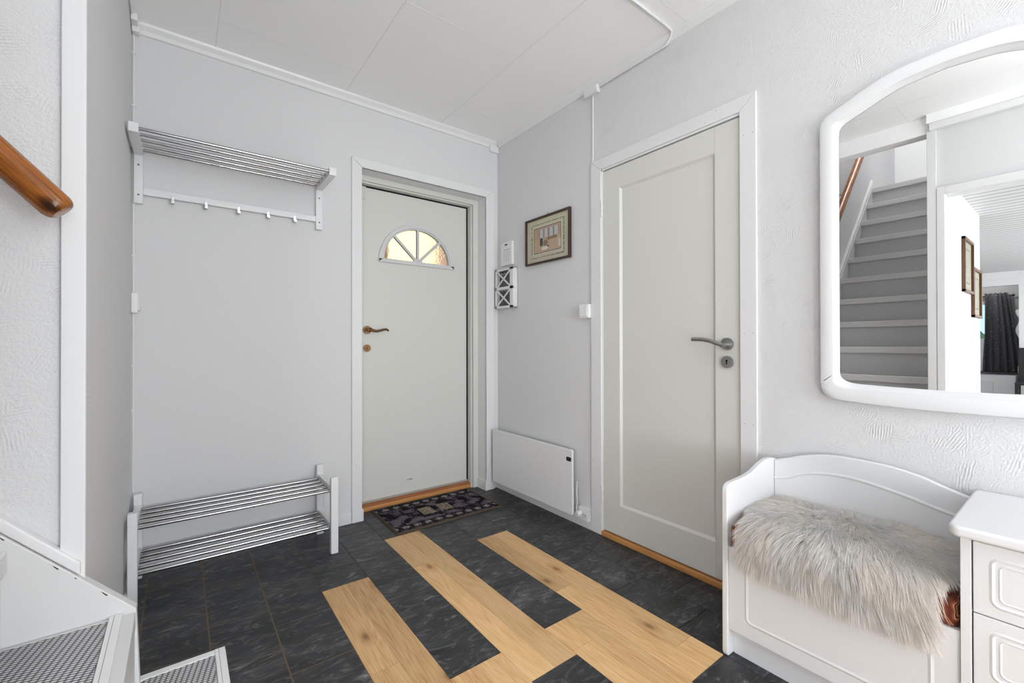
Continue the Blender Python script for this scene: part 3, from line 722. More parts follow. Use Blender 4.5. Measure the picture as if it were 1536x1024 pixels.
def shoe_rack():
    t = thing('shoe_rack', (-1.62, -.17, 0), 'white low shoe rack with two tiers of steel rods under the hat rack', 'shoe rack')
    for s0, s1 in ((-2.018, -1.987), (-1.252, -1.217)):
        for y0, y1 in ((-.052, -.022), (-.334, -.304)):
            B().box(s0, s1, y0, y1, 0, .379).build('leg', WHITE, t, bevel=.003)
        for z in (.315, .124):
            B().box(s0+.004, s1-.004, -.304, -.052, z-.018, z+.016).build('side_rail', WHITE, t, bevel=.002)
    for z in (.308, .122):
        for i in range(5):
            y = -.300+.062*i
            B().tube([(-1.990, y, z), (-1.249, y, z)], .0072, 14).build('rod', RODM, t, smooth=True)
shoe_rack()

# ------------------------------------------------------------------ small fittings on the walls
def fittings():
    # junction boxes
    b = B(); b.box(-2.028, -2.000, -.040, 0, 2.452, H-.002); b.box(-2.0285, -2.004, -.09, -.035, 2.475, H-.002); tag(b.build('junction_box', PLAST, bevel=.004), 'white cable junction box in the left ceiling corner', 'junction box', 'cable junction boxes')
    b = B(); b.box(-.074, -.001, -.020, 0, 2.434, 2.480); jb = b.build('junction_box', PLAST, bevel=.003); tag(jb, 'white cable junction box in the corner above the front door', 'junction box', 'cable junction boxes')
    B().disc((-.038, -.0205, 2.462), 1, .002, -.0006, 8).build('screw', STEEL, jb)
    b = B(); b.box(-.026, 0, -.985, -.885, 2.440, 2.482); jb = b.build('junction_box', PLAST, bevel=.003); tag(jb, 'white cable junction box on the cornice above the panelled door', 'junction box', 'cable junction boxes')
    B().disc((-.0265, -.905, 2.465), 0, .002, -.0006, 8).build('screw', STEEL, jb)
    # cables
    c = thing('cable', (-2.026, -.006, 1.3), 'thin white cable running down the corner left of the hat rack', 'cable')
    B().tube([(-2.022, -.006, 2.455), (-2.022, -.006, .38)], .0035, 8).build('conductor', PLAST, c, smooth=True)
    for z in (2.37, 2.13, 1.45, .95, .75): B().box(-2.029, -2.016, -.012, 0, z-.004, z+.004).build('cable_clip', PLAST, c, bevel=.001)
    tag(B().tube([(-2.022, -.09, H-.010), (-2.022, -1.12, H-.010)], .0045, 8).build('cable', PLAST, smooth=True), 'white cable along the ceiling at the top of the left wall', 'cable')
    tag(B().tube([(-.005, -.937, 2.437), (-.005, -.937, 2.066)], .0035, 8).build('cable', PLAST, smooth=True), 'short white cable from the junction box down to the door casing', 'cable')
    P = [(-.010, -.99, 2.468), (-.010, -1.40, 2.468)]
    for k in range(7):
        a = math.pi/2*k/6; P.append((-.010-.030*(1-math.cos(a)), -1.405-.045*math.sin(a), 2.468+.036*math.sin(a)))
    P += [(-.10, -1.453, H-.006), (-2.0, -1.47, H-.006)]
    tag(B().tube(P, .0055, 10).build('cable_conduit', PLAST, smooth=True), 'white cable conduit bending from the cornice across the ceiling', 'conduit')
    # switches
    s = thing('light_switch', (-2.02, -.02, 1.19), 'small white surface-mounted switch in the left corner below the hat rack', 'switch')
    B().box(-2.029, -2.005, -.030, 0, 1.190, 1.281).build('switch_box', PLAST, s, bevel=.003)
    b = B(); b.prism([(-2.005, 1.205), (-1.998, 1.200), (-2.003, 1.262), (-2.005, 1.262)], 1, -.026, -.004); b.build('rocker', PLAST, s, bevel=.001)
    s = thing('light_switch', (0, -.885, 1.192), 'square white light switch beside the panelled door casing', 'switch')
    B().box(-.034, 0, -.925, -.852, 1.192, 1.270).build('switch_box', PLAST, s, bevel=.003)
    B().box(-.038, -.033, -.917, -.861, 1.201, 1.261).build('rocker', PLAST, s, bevel=.0015)
    # keypad
    k = thing('alarm_keypad', (0, -.13, 1.60), 'slim white alarm keypad above the key cabinet', 'keypad')
    B().box(-.020, 0, -.200, -.068, 1.600, 1.765).build('housing', PLAST, k, bevel=.004)
    B().box(-.0208, -.0199, -.186, -.104, 1.622, 1.710).build('key_panel', plain('keypad_panel', (.72, .72, .72), .4), k, bevel=.0004)
    b = B(); b.box(-.0212, -.0206, -.184, -.106, 1.7085, 1.7105); b.build('panel_line', plain('line_dark', (.1, .1, .1), .6), k)
    for i in range(4):
        for j in range(3):
            B().box(-.0218, -.0207, -.172+.026*j, -.160+.026*j, 1.632+.018*i, 1.640+.018*i).build('button', plain('button_grey', (.6, .6, .6), .5), k)
    B().box(-.0215, -.0195, -.148, -.118, 1.740, 1.750).build('display', BLACK, k, bevel=.0004)
    # key cabinet
    k = thing('key_cabinet', (-.02, -.12, 1.295), 'narrow white key cabinet with two crossed lattice panels in the corner', 'key cabinet')
    b = B(); y0, y1, z0, z1 = -.238, -.030, 1.297, 1.577
    b.box(-.004, 0, y0, y1, z0, z1).box(-.034, 0, y0, y0+.006, z0, z1).box(-.034, 0, y1-.006, y1, z0, z1).box(-.034, 0, y0, y1, z0, z0+.006).box(-.034, 0, y0, y1, z1-.006, z1)
    b.build('box', TRIM, k, bevel=.001)
    dkm = plain('cabinet_inside_dark', (.14, .14, .14), .7)
    B().box(-.006, -.004, y0+.006, y1-.006, z0+.006, z1-.006).build('back_panel', dkm, k)
    b = B(); xa, xb = -.042, -.034; fw = .017; yr = y0+.034
    b.box(xa, xb, y0, yr, z0, z1).box(xa, xb, y1-fw, y1, z0, z1).box(xa, xb, y0, y1, z0, z0+fw).box(xa, xb, y0, y1, z1-fw, z1); zm = (z0+z1)/2; b.box(xa, xb, y0, y1, zm-fw*.6, zm+fw*.6)
    for (a, c2) in ((z0+fw, zm-fw*.6), (zm+fw*.6, z1-fw)):
        ya, yb = yr, y1-fw; w2 = .0065
        b.prism([(ya, a-w2), (ya, a+w2), (yb, c2+w2), (yb, c2-w2)], 0, xa+.001, xb); b.prism([(ya, c2-w2), (ya, c2+w2), (yb, a+w2), (yb, a-w2)], 0, xa+.001, xb)
    b.build('lattice_door', TRIM, k, bevel=.001)
    for z in (zm+fw*.6+.095, zm-.015):
        for i in range(4):
            y = yr+.022+i*.033; b = B(); b.tube([(-.006, y, z), (-.022, y, z), (-.024, y, z+.008)], .0022, 8); b.build('hook', TRIMB, k, smooth=True)
fittings()

# framed picture (plain stand-in for the print)
def grid_art(name, parent, x, ya, yb, z0, z1, nu, nv, fn, mat):
    V = []; Fc = []
    for j in range(nv+1):
        for i in range(nu+1): V.append((x, ya+(yb-ya)*i/nu, z0+(z1-z0)*j/nv))
    b = B(); b.v = V
    for j in range(nv):
        for i in range(nu):
            a = j*(nu+1)+i; b.f.append((a, a+1, a+nu+2, a+nu+1)); b.m.append(0); b.c.append(fn((i+.5)/nu, (j+.5)/nv))
    return b.build(name, mat, parent)
def picture():
    t = thing('picture_frame', (-.01, -.555, 1.56), 'brown-framed picture with cream mat and small interior scene beside the panelled door', 'picture')
    ya, yb, z0, z1 = -.347, -.765, 1.560, 1.860
    b = B(); fw = .013
    b.box(-.022, -.003, ya-fw, ya, z0, z1).box(-.022, -.003, yb, yb+fw, z0, z1).box(-.022, -.003, yb+fw, ya-fw, z0, z0+fw).box(-.022, -.003, yb+fw, ya-fw, z1-fw, z1)
    b.build('frame', FRAMEW, t, bevel=.002)
    def fn(u, v):
        n = random.random()
        mat_ = (.48+.04*v, .455+.04*v, .36)
        e = (u-.5)/.5, (v-.5)/.5
        if u < .03: return (.55, .50, .42)
        in_u, in_v = .17 < u < .82, .20 < v < .80
        if (.10 < u < .135 or .865 < u < .90) and .13 < v < .86: return (.16, .20, .10) if n < .6 else mat_
        if (.865 < v < .90) and .10 < u < .90: return (.20, .25, .13) if n < .5+.4*u else mat_
        if (.095 < v < .125) and .10 < u < .90: return (.13+.15*(1-u), .14, .09) if n < .5+.3*u else mat_
        if in_u and in_v:
            a, c = (u-.17)/.65, (v-.20)/.60
            if a < .012 or a > .988 or c < .015 or c > .985: return (.08, .05, .04)
            if .20 < a < .88 and .58 < c < .90: return (.46, .48, .50) if int(a*17) % 3 else (.30, .20, .15)
            if .24 < a < .34 and .28 < c < .66: return (.05, .05, .06)
            if ((a-.42)/.13)**2+((c-.16)/.07)**2 < 1: return (.62, .60, .56)
            if ((a-.52)/.05)**2+((c-.20)/.04)**2 < 1: return (.01, .01, .01)
            if ((a-.44)/.09)**2+((c-.36)/.12)**2 < 1: return (.22, .15, .11)
            if .50 < a < .85 and .44 < c < .55: return (.15, .11, .08) if n < .6 else (.35, .24, .16)
            if a > .9 and .1 < c < .4: return (.55, .5, .45)
            return (.40+.10*n, .29+.07*n, .20+.05*n) if c < .55 else (.36+.12*n, .25+.08*n, .19+.06*n)
        if .155 < u < .84 and .18 < v < .82: return (.60, .56, .47)
        return mat_
    grid_art('print', t, -.010, ya-fw, yb+fw, z0+fw, z1-fw, 90, 66, fn, vc_mat('print_paper', .5, .5))
    B().tube([(-.001, -.555, 1.872), (-.010, -.555, 1.874)], .0022, 8).build('nail', STEEL, t, smooth=True)
picture()

def heater():
    t = thing('panel_heater', (-.04, -.45, .07), 'white flat electric panel heater low on the right wall beside the front door', 'heater')
    b = B(); pts = rrect(-.842, -.048, .072, .443, .014); b.prism(pts, 0, -.080, -.066); b.build('front_panel', PLAST, t, bevel=.003)
    B().box(-.066, -.022, -.80, -.09, .095, .425).build('housing', plain('heater_back', (.6, .6, .6), .5), t, bevel=.004)
    for y in (-.68, -.2): B().box(-.022, -.0, y-.015, y+.015, .12, .40).build('wall_bracket', STEEL, t)
    b = B(); b.prism(rrect(-.835, -.795, .376, .400, .008), 0, -.0815, -.079); b.build('control_display', BLACK, t, bevel=.0004)
    P = smoothpts([(0, .26), (.004, .20), (-.002, .15), (.006, .11), (.0, .09)], 5)
    b = B(); b.tube([(-.045, -.846+p*.8, z) for p, z in P]+[(-.058, -.852, .083)], .0035, 8); b.build('power_cord', PLAST, t, smooth=True)
heater()
def socket():
    t = thing('wall_socket', (-.02, -.90, .04), 'white double power socket with a plug between the heater and the door casing', 'socket')
    b = B(); b.prism(rrect(-.917, -.838, .045, .118, .006), 0, -.031, 0); b.build('socket_box', PLAST, t, bevel=.003)
    b = B(); b.disc((-.031, -.889, .080), 0, .020, -.002, 28); b.build('outlet', plain('outlet_rim', (.66, .66, .66), .4), t, smooth=True)
    b = B()
    for y in (-.898, -.880): b.disc((-.0332, y, .080), 0, .0032, -.0006, 10)
    b.build('outlet_hole', DARK, t)
    b = B(); b.tube([(-.033, -.858, .082), (-.060, -.858, .082)], .017, 20, radii=[.017, .014]); b.build('plug', PLAST, t, smooth=True)
socket()

# ------------------------------------------------------------------ door mat
def mat():
    nx, ny = 150, 90; x0, x1, y0, y1 = -.905, -.205, -.330, .100
    from mathutils import noise as mn
    def fn(u, v):
        X, Y = x0+(x1-x0)*u, y0+(y1-y0)*v
        if u < .022 or u > .978 or v < .035 or v > .965: return (.085, .065, .045)
        n = mn.noise(Vector((X*16, Y*16, 1))); n2 = mn.noise(Vector((X*70, Y*70, 5))); r = random.random()
        for vv in (.13, .87):                                   # rosettes
            k = (u-.06)/.098; fr = k-math.floor(k)
            if ((fr-.5)*.098*(x1-x0)/.022)**2+((v-vv)*(y1-y0)/.019)**2 < 1 and r < .75: return (.26+.08*n2, .235, .21)
        if .06 < v < .20 or .80 < v < .94: return (.014, .012, .016) if n2 < .25 else (.06, .052, .065)
        for c0 in (.40, .575):
            if abs(u-c0) < .058 and abs(v-.50) < .13:
                return (.25+.2*n2, .20+.16*n2, .15+.12*n2) if r < .8 else (.06, .05, .04)
        s = n+.5*n2+(r-.5)*.35
        if abs(u-.49) < .17 and abs(v-.5) < .22: s -= .22
        if s > .12: return (.115, .098, .115)
        if s > -.08: return (.055, .046, .060)
        return (.007, .006, .009)
    b = B(); 
    for j in range(ny+1):
        for i in range(nx+1):
            X, Y = x0+(x1-x0)*i/nx, y0+(y1-y0)*j/ny
            X += .006*(j/ny-.5)*0; edge = i in (0, nx) or j in (0, ny)
            b.v.append((X, Y, .001 if edge else .009+.0015*mn.noise(Vector((X*90, Y*90, 0)))))
    for j in range(ny):
        for i in range(nx):
            a = j*(nx+1)+i; b.f.append((a, a+1, a+nx+2, a+nx+1)); b.m.append(0); b.c.append(fn((i+.5)/nx, (j+.5)/ny))
    tag(b.build('door_mat', vc_mat('mat_pile', .95, .1, 900, .6, .002)), 'dark patterned rectangular mat in front of the front door threshold', 'door mat')
mat()

# ------------------------------------------------------------------ arched mirror
def mirror():
    t = thing('wall_mirror', (-.01, -2.362, .84), 'large white-framed mirror with an arched top above the bench', 'mirror')
    yc = -2.362
    def closed(half):
        h = smoothpts(half, 5); other = [(-d, z) for d, z in h[::-1][1:-1]]
        pts = h+other; pts = np.array(pts); P = np.vstack([pts, pts[:1]])
        seg = np.r_[0, np.cumsum(np.linalg.norm(np.diff(P, axis=0), axis=1))]
        return P, seg
    outer = [(0, 1.931), (.096, 1.927), (.150, 1.918), (.195, 1.902), (.242, 1.882), (.285, 1.863), (.310, 1.850), (.322, 1.838), (.327, 1.815), (.327, 1.75), (.328, 1.4), (.328, .95), (.327, .905), (.320, .875), (.300, .857), (.27, .850), (.19, .844), (.10, .841), (0, .840)]
    inner = [(0, 1.875), (.080, 1.868), (.120, 1.860), (.155, 1.848), (.195, 1.832), (.235, 1.815), (.255, 1.806), (.266, 1.795), (.270, 1.778), (.271, 1.72), (.271, 1.4), (.271, 1.0), (.271, .950), (.266, .930), (.250, .917), (.225, .911), (.16, .908), (.08, .906), (0, .905)]
    Po = smoothpts(outer, 5); Pi = smoothpts(inner, 5)
    Po = Po+[(-d, z) for d, z in Po[::-1][1:-1]]; Pi = Pi+[(-d, z) for d, z in Pi[::-1][1:-1]]
    n = len(Po); prof = [(0, -.001), (0, -.022), (.06, -.028), (.22, -.031), (.62, -.031), (.72, -.0295), (.76, -.026), (.90, -.022), (1.0, -.016)]
    V = []
    for k, x in prof:
        for (a, c) in zip(Po, Pi): V.append((x, yc+a[0]*(1-k)+c[0]*k, a[1]*(1-k)+c[1]*k))
    Fc = []
    for r in range(len(prof)-1):
        for i in range(n): j = (i+1) % n; Fc.append((r*n+i, r*n+j, (r+1)*n+j, (r+1)*n+i))
    b = B(); b.add(V, Fc); b.build('frame', WHITE, t, smooth=True)
    keep = [Pi[0]]
    for p in Pi[1:]:
        if math.hypot(p[0]-keep[-1][0], p[1]-keep[-1][1]) > .006: keep.append(p)
    V = [(-.015, yc+p[0]*1.012, 1.4+(p[1]-1.4)*1.012) for p in keep]; m_ = len(V)
    b = B(); b.add(V+[(-.015, yc-.03, 1.4)], [(i, (i+1) % m_, m_) for i in range(m_)])
    b.build('mirror_glass', MIRROR, t)
mirror()

# ------------------------------------------------------------------ bench with end panel, and drawer cabinet
def ribbon(b, pts, plane, wd, dep, mi=0):
    """raised moulding line along a yz polyline on a face looking towards -x"""
    V = []; n = len(pts)
    for i, p in enumerate(pts):
        a = np.array(pts[max(i-1, 0)]); c = np.array(pts[min(i+1, n-1)]); d = (c-a)/np.linalg.norm(c-a); nn = np.array([-d[1], d[0]])
        for s, h in ((-1, 0), (-.35, dep), (.35, dep), (1, 0)):
            q = np.array(p)+nn*s*wd/2; V.append((plane-h, q[0], q[1]))
    Fc = [(4*i+k, 4*i+k+1, 4*i+k+5, 4*i+k+4) for i in range(n-1) for k in range(3)]; b.add(V, Fc, mi)
def bench():
    t = thing('storage_bench', (-.2, -2.15, 0), 'white storage bench with a curved backrest under the mirror', 'bench')
    ye = -1.863
    top = smoothpts([(-.012, .603), (-.04, .610), (-.076, .613), (-.112, .611), (-.145, .603), (-.175, .594), (-.205, .586), (-.25, .580), (-.30, .578), (-.345, .577), (-.372, .574), (-.386, .563), (-.390, .548)], 4)
    b = B(); b.prism([(-.012, 0)]+top+[(-.390, .012), (-.384, 0)], 1, -1.8825, ye); b.build('end_panel', WHITE, t, bevel=.004, seg=3)
    b = B(); b.box(-.384, -.366, -2.4318, -1.883, .091, .368)
    b.build('front_panel', WHITE, t, bevel=.002)
    b = B(); groove(b, -2.386, -1.935, .136, .318, .022, -.384, .012, .0022); b.build('panel_moulding', WHITE, t, smooth=True)
    B().box(-.350, -.335, -2.4318, -1.883, 0, .094).build('toe_board', WHITE, t)
    B().box(-.366, -.032, -2.4318, -1.883, .350, .366).build('seat', WHITE, t)
    bt = smoothpts([(-1.883, .602), (-1.926, .617), (-1.965, .632), (-2.003, .644), (-2.05, .653), (-2.094, .657), (-2.168, .656), (-2.236, .651), (-2.30, .638), (-2.344, .622), (-2.40, .604), (-2.432, .598)], 4)
    b = B(); b.prism([(-1.883, .10)]+bt+[(-2.432, .10)], 0, -.032, -.012); b.build('backrest', WHITE, t, bevel=.004, seg=3)
    gl = smoothpts([(-1.884, .533), (-1.93, .545), (-1.971, .566), (-2.02, .581), (-2.08, .589), (-2.15, .588), (-2.25, .571), (-2.31, .556), (-2.373, .541), (-2.431, .538)], 4)
    b = B(); ribbon(b, gl, -.032, .012, .0028); b.build('backrest_moulding', WHITE, t, smooth=True)
    # cushion: a thing of its own lying on the seat
    b = B(); b.box(-.379, -.036, -2.428, -1.886, .3665, .442)
    c = b.build('seat_cushion', cushion_mat(), bevel=.014, seg=4); tag(c, 'rust-brown patterned seat cushion mostly hidden under the sheepskin', 'cushion')
    k = thing('drawer_cabinet', (-.2, -2.65, 0), 'white drawer cabinet with an overhanging rounded top at the right end of the bench', 'drawer cabinet')
    b = B(); b.box(-.390, -.004, -2.4505, -2.4322, 0, .598).box(-.390, -.004, -2.90, -2.882, 0, .598).box(-.35, -.335, -2.882, -2.4505, 0, .10).box(-.02, -.004, -2.882, -2.4505, .0, .598)
    b.build('carcass', WHITE, k, bevel=.001)
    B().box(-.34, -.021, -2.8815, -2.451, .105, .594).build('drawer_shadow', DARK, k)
    top = rrect(-.412, -.003, -2.917, -2.413, .022); b = B(); b.prism(top, 2, .598, .624); b.build('cabinet_top', WHITE, k, bevel=.008, seg=4)
    for (z0, z1) in ((.4285, .592), (.2625, .426), (.100, .260)):
        b = B(); b.box(-.389, -.36, -2.880, -2.4530, z0, z1); dr = b.build('drawer', WHITE, k, bevel=.0018)
        b = B(); groove(b, -2.850, -2.478, z0+.022, z1-.026, .020, -.389, .010, .0020); groove(b, -2.838, -2.492, z0+.036, z1-.040, .014, -.389, .006, .0014); b.build('drawer_moulding', WHITE, dr, smooth=True)
        kb = B(); kb.tube([(-.389, -2.665, (z0+z1)/2), (-.402, -2.665, (z0+z1)/2), (-.408, -2.665, (z0+z1)/2), (-.414, -2.665, (z0+z1)/2)], .01, 16, radii=[.006, .007, .013, .010]); kb.build('knob', WHITE, dr, smooth=True)
bench()

# ------------------------------------------------------------------ sheepskin
def sheepskin():
    from mathutils import noise as mn
    ya, yb = -1.900, -2.420
    def zb(y):       # hem height on the front
        return float(np.interp(-y, [1.90, 1.925, 1.96, 2.05, 2.2, 2.35, 2.395, 2.42], [.445, .415, .388, .378, .370, .363, .375, .40]))
    def S(a, s):
        """a 0..1 along the bench, s 0..1 from the back over the front edge down to the hem"""
        y0_ = float(np.interp(s, [0, .55, .72, 1], [-1.890, -1.893, -1.925, -1.945])); y1_ = float(np.interp(s, [0, .55, .70, .85, 1], [-2.425, -2.424, -2.405, -2.385, -2.378])); y = y0_+(y1_-y0_)*a
        bx = -.045-.02*math.sin(a*9)*0; zt = .452+.012*math.sin(a*math.pi)+.006*mn.noise(Vector((a*5, s*4, 0)))
        fe = -.372; Ltop = abs(fe-bx); Ldr = max(zt-zb(y), .0)+.012; tot = Ltop+Ldr; q = s*tot
        # left end pulls back a little from the end panel in front
        if q < Ltop-.02: p = (bx-q, zt)
        elif q < Ltop+.03:
            u = (q-(Ltop-.02))/.05; ang = u*math.pi/2; p = (fe+.02-.042*math.sin(ang), zt-.03*(1-math.cos(ang)))
        else: p = (fe-.022-.002*math.sin(q*40), zt-.03-(q-Ltop-.03))
        return Vector((p[0], y, p[1]))
    def frame(a, s):
        h = .01; p = S(a, s); du = S(min(a+h, 1), s)-S(max(a-h, 0), s); dv = S(a, min(s+h, 1))-S(a, max(s-h, 0))
        if dv.length < 1e-6: dv = Vector((-1, 0, 0))
        n = dv.cross(du).normalized()
        if n.z < -.1 or (abs(n.z) < .3 and n.x > 0): n = -n
        return p, du.normalized(), dv.normalized(), n
    # skin body
    na, ns = 60, 50; b = B()
    for i in range(na+1):
        for j in range(ns+1):
            p = S(i/na, j/ns); b.v.append(tuple(p))
    for i in range(na):
        for j in range(ns):
            a = i*(ns+1)+j; b.f.append((a, a+1, a+ns+2, a+ns+1)); b.m.append(0); b.c.append((.80, .775, .74))
    # tufts
    NC = 3800; clumps = []
    for _ in range(NC):
        clumps.append((random.random(), random.random()**.9))
    V = b.v; Fc = b.f; Cc = b.c; Mi = b.m
    for (ca, cs) in clumps:
        p, du, dv, n = frame(ca, cs)
        # flow: away from a parting behind the middle, towards the front edge and both ends
        fl = dv*(.35+1.1*cs)+du*((ca-.42)*2.3)*(1.05-.45*cs)
        if cs < .10: fl = -dv*.35+du*((ca-.5)*1.2)
        w3 = mn.noise_vector(Vector((ca*9, cs*7, 3)))*.55
        fl = (fl+du*w3.x+dv*w3.y).normalized()
        lift = .62-.30*cs+.15*random.random()
        ln = (.030+.024*min(cs*1.3, 1))*(.8+.45*random.random())
        if cs > .93: ln *= 1.15
        tipdir = (fl+n*lift).normalized()
        g = Vector((0, 0, -1))*(.35 if cs < .55 else .75)
        tone = .5+.5*mn.noise(Vector((ca*6, cs*5, 9)))
        base = Vector((.90, .875, .835))+Vector((-.06, -.04, -.01))*tone
        if mn.noise(Vector((ca*3.3, cs*3, 20))) > .05: base = base+Vector((.015, -.004, -.018))
        K = 17
        for _k in range(K):
            r = .012*math.sqrt(random.random()); th = random.random()*6.283
            a2 = ca+r*math.cos(th)/.52; s2 = cs+r*math.sin(th)/.45
            if not (0 <= a2 <= 1 and 0 <= s2 <= 1): continue
            q = S(a2, s2); l = ln*(.75+.4*random.random())
            sway = Vector((random.gauss(0, 1), random.gauss(0, 1), random.gauss(0, .5)))*.12
            d0 = (n*1.0+tipdir*.5+sway).normalized()
            tip = q+(tipdir+sway).normalized()*l+g*l*.30
            pull = (p+tipdir*ln+g*ln*.30)
            tip = tip.lerp(pull, .45)
            mid1 = q+d0*l*.32; mid2 = q.lerp(tip, .62)+n*l*.16
            wv = tipdir.cross(Vector((F.x*0+.63, .776, 0))) if False else tipdir.cross(n)
            wv = (wv+Vector((random.gauss(0, .5), random.gauss(0, .5), random.gauss(0, .5)))).normalized()*.00055
            o = len(V); sh = .90+.14*random.random(); cc = tuple(min(x*sh, .95) for x in base)
            # keep the hair out of end panel, backrest and cabinet side
            pts = []
            for pt in (q, mid1, mid2, tip):
                pt = Vector((min(pt.x, -.036), max(min(pt.y, -1.885), -2.430), pt.z)); pts.append(pt)
            for pt, wk in zip(pts[:3], (1.0, 1.0, .8)): V.append(tuple(pt-wv*wk)); V.append(tuple(pt+wv*wk))
            V.append(tuple(pts[3]))
            for f in ((0, 1, 3, 2), (2, 3, 5, 4), (4, 5, 6)): Fc.append(tuple(o+i for i in f)); Cc.append(cc); Mi.append(0)
    m, n_, bb = newmat('sheepskin_wool'); at = n_.nodes.new('ShaderNodeVertexColor'); at.layer_name = 'col'
    L(n_, at.outputs[0], bb.inputs['Base Color']); bb.inputs['Roughness'].default_value = .7; bb.inputs['Specular IOR Level'].default_value = .15
    # wool lets light through
    tr = n_.nodes.new('ShaderNodeBsdfTranslucent'); L(n_, at.outputs[0], tr.inputs[0]); mixs = n_.nodes.new('ShaderNodeMixShader'); mixs.inputs[0].default_value = .5
    out = n_.nodes['Material Output']; L(n_, bb.outputs[0], mixs.inputs[1]); L(n_, tr.outputs[0], mixs.inputs[2]); L(n_, mixs.outputs[0], out.inputs[0])
    me = bpy.data.meshes.new('sheepskin_rug'); org = np.array((-.2, -2.16, .44)); arr = np.array(V)-org
    me.from_pydata(arr.tolist(), [], Fc); me.materials.append(m)
    a = me.color_attributes.new('col', 'FLOAT_COLOR', 'CORNER'); cl = []
    for f, c in zip(Fc, Cc): cl += list((*c, 1))*len(f)
    a.data.foreach_set('color', cl); me.update()
    o = bpy.data.objects.new('sheepskin_rug', me); col.objects.link(o); o.location = tuple(org)
    tag(o, 'fluffy off-white sheepskin draped over the bench seat', 'sheepskin')
sheepskin()

# ------------------------------------------------------------------ what the mirror shows: living room end
def pictures():
    art = vc_mat('pale_print', .5, .5)
    for (x0, x1, z0, z1, lab) in ((-2.905, -3.325, 1.438, 1.858, 'brown-framed pale print on the bright wall, the one nearer the doorway'), (-3.335, -3.745, 1.258, 1.668, 'brown-framed pale print on the bright wall, the lower and farther one')):
        t = thing('picture_frame', ((x0+x1)/2, -2.04, z0), lab, 'picture', 'pictures on the bright living room wall')
        fw = .022; b = B(); y0, y1 = -2.052, -2.031
        b.box(x1, x1+fw, y0, y1, z0, z1).box(x0-fw, x0, y0, y1, z0, z1).box(x1, x0, y0, y1, z0, z0+fw).box(x1, x0, y0, y1, z1-fw, z1)
        b.build('frame', FRAMEL, t, bevel=.002)
        V = []; b = B(); nu = nv = 30
        for j in range(nv+1):
            for i in range(nu+1): b.v.append((x1+fw+(x0-x1-2*fw)*i/nu, -2.036, z0+fw+(z1-z0-2*fw)*j/nv))
        for j in range(nv):
            for i in range(nu):
                a = j*(nu+1)+i; b.f.append((a, a+1, a+nu+2, a+nu+1)); b.m.append(0)
                e = max(abs(i-14.5), abs(j-14.5)); b.c.append((.17, .14, .09) if 9.8 < e < 10.9 else ((.27, .26, .21) if e < 10 and random.random() < .3 else (.34, .32, .24)))
        b.build('print', art, t)
pictures()
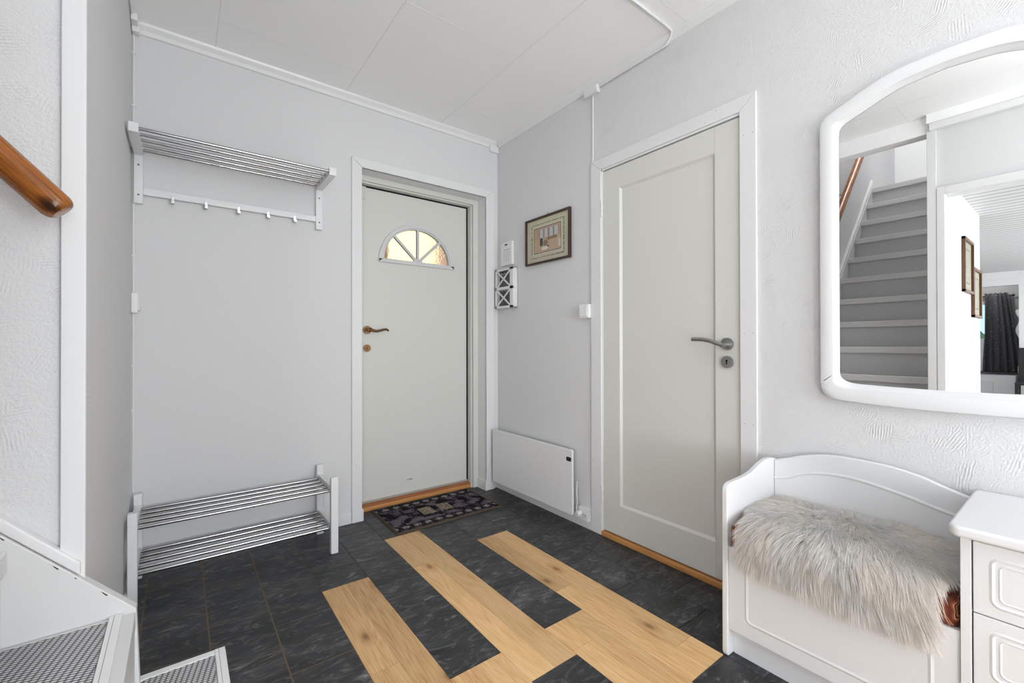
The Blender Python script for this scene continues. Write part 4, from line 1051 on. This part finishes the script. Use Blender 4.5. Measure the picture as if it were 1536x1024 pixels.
def curtain():
    b = B(); nz, ny = 40, 60
    for j in range(nz+1):
        t = j/nz; z = 1.900-(1.900-.540)*t
        yl = np.interp(t, [0, .08, .5, 1], [-1.500, -1.505, -1.500, -1.468]); yr = np.interp(t, [0, .06, .3, .7, 1], [-1.775, -1.790, -1.83, -1.885, -1.906])
        for i in range(ny+1):
            u = i/ny; y = yl+(yr-yl)*u; b.v.append((-9.40+.022*math.sin(u*2*math.pi*5+.5*math.sin(t*3))*(.5+.7*t)+.012*math.sin(u*40)*(1-t), y, z+.006*math.sin(u*30)*(1 if j == 0 else 0)))
    for j in range(nz):
        for i in range(ny): a = j*(ny+1)+i; b.f.append((a, a+1, a+ny+2, a+ny+1)); b.m.append(0); b.c.append(None)
    o = b.build('curtain', curtain_mat(), smooth=True); md = o.modifiers.new('s', 'SOLIDIFY'); md.thickness = .004
    tag(o, 'dark grey speckled curtain drawn to one side of the far window', 'curtain')
    t = thing('curtain_rod', (-9.42, -1.4, 1.85), 'black curtain rod with a round end above the far window', 'curtain rod')
    B().tube([(-9.415, -1.0, 1.853), (-9.415, -1.815, 1.853)], .010, 12).build('rod', BLACK, t, smooth=True)
    b = B(); b.tube([(-9.415, -1.812, 1.853), (-9.415, -1.820, 1.853), (-9.415, -1.832, 1.853), (-9.415, -1.846, 1.853), (-9.415, -1.852, 1.853)], .02, 14, radii=[.008, .018, .023, .016, .004]); b.build('finial', BLACK, t, smooth=True)
    for y in (-1.05, -1.79): B().tube([(-9.415, y, 1.853), (-9.50, y, 1.853)], .006, 8).build('bracket', BLACK, t)
    k = thing('low_cabinet', (-9.2, -1.5, 0), 'low pale cabinet below the dark curtain in the far room', 'cabinet')
    gm = plain('cabinet_pale', (.84, .84, .84), .5)
    B().box(-9.36, -9.02, -1.88, -1.0, 0, .50).build('body', gm, k, bevel=.004)
    B().box(-9.018, -9.005, -1.63, -1.20, .04, .405).build('door', plain('cabinet_door_pale', (.78, .78, .78), .5), k, bevel=.003)
    # white scalloped shelf end
    pts = smoothpts([(-1.925, 1.60), (-1.868, 1.59), (-1.872, 1.52), (-1.905, 1.45), (-1.890, 1.36), (-1.862, 1.26), (-1.885, 1.16), (-1.91, 1.08), (-1.905, .95), (-1.90, .75), (-1.885, .60), (-1.90, .45), (-1.92, .0)], 4)
    b = B(); b.prism(pts+[(-2.10, 0), (-2.10, 1.60)], 0, -9.30, -9.27)
    o = b.build('scalloped_shelf_end', TRIMB); tag(o, 'white shelf end with a wavy edge beside the dark curtain', 'shelf')
    c = thing('black_chair', (-8.35, -2.1, 0), 'black chair at the right edge of the mirror, by the far opening', 'chair')
    B().box(-8.42, -8.38, -2.33, -1.95, .44, .97).build('backrest', BLACK, c, bevel=.01)
    B().box(-8.42, -8.02, -2.33, -1.935, .42, .46).build('seat', BLACK, c, bevel=.01)
    for x in (-8.40, -8.05):
        for y in (-2.31, -1.955): B().box(x-.018, x+.018, y-.018, y+.018, 0, .42).build('leg', BLACK, c)
curtain()
def bush():
    from mathutils import noise as mn
    m = plain('hedge_green', (.28, .42, .16), .9); bm = bmesh.new()
    for k in range(9):
        mat_ = Matrix.Translation((-19+random.random(), -3+k*.7, .42+.12*random.random())) @ Matrix.Diagonal((.8, .8, .9, 1))
        bmesh.ops.create_icosphere(bm, subdivisions=4, radius=1.0, matrix=mat_)
    for v in bm.verts: v.co += v.co.normalized()*0+Vector(mn.noise_vector(v.co*4))*.16
    me = bpy.data.meshes.new('hedge'); bm.to_mesh(me); bm.free(); me.materials.append(m)
    o = bpy.data.objects.new('hedge', me); col.objects.link(o); tag(o, 'green hedge outside the far window', 'hedge')
    struct(B().box(-40, -9.7, -20, 20, -.3, -.1).build('ground', plain('lawn', (.14, .20, .07), .9)))
bush()
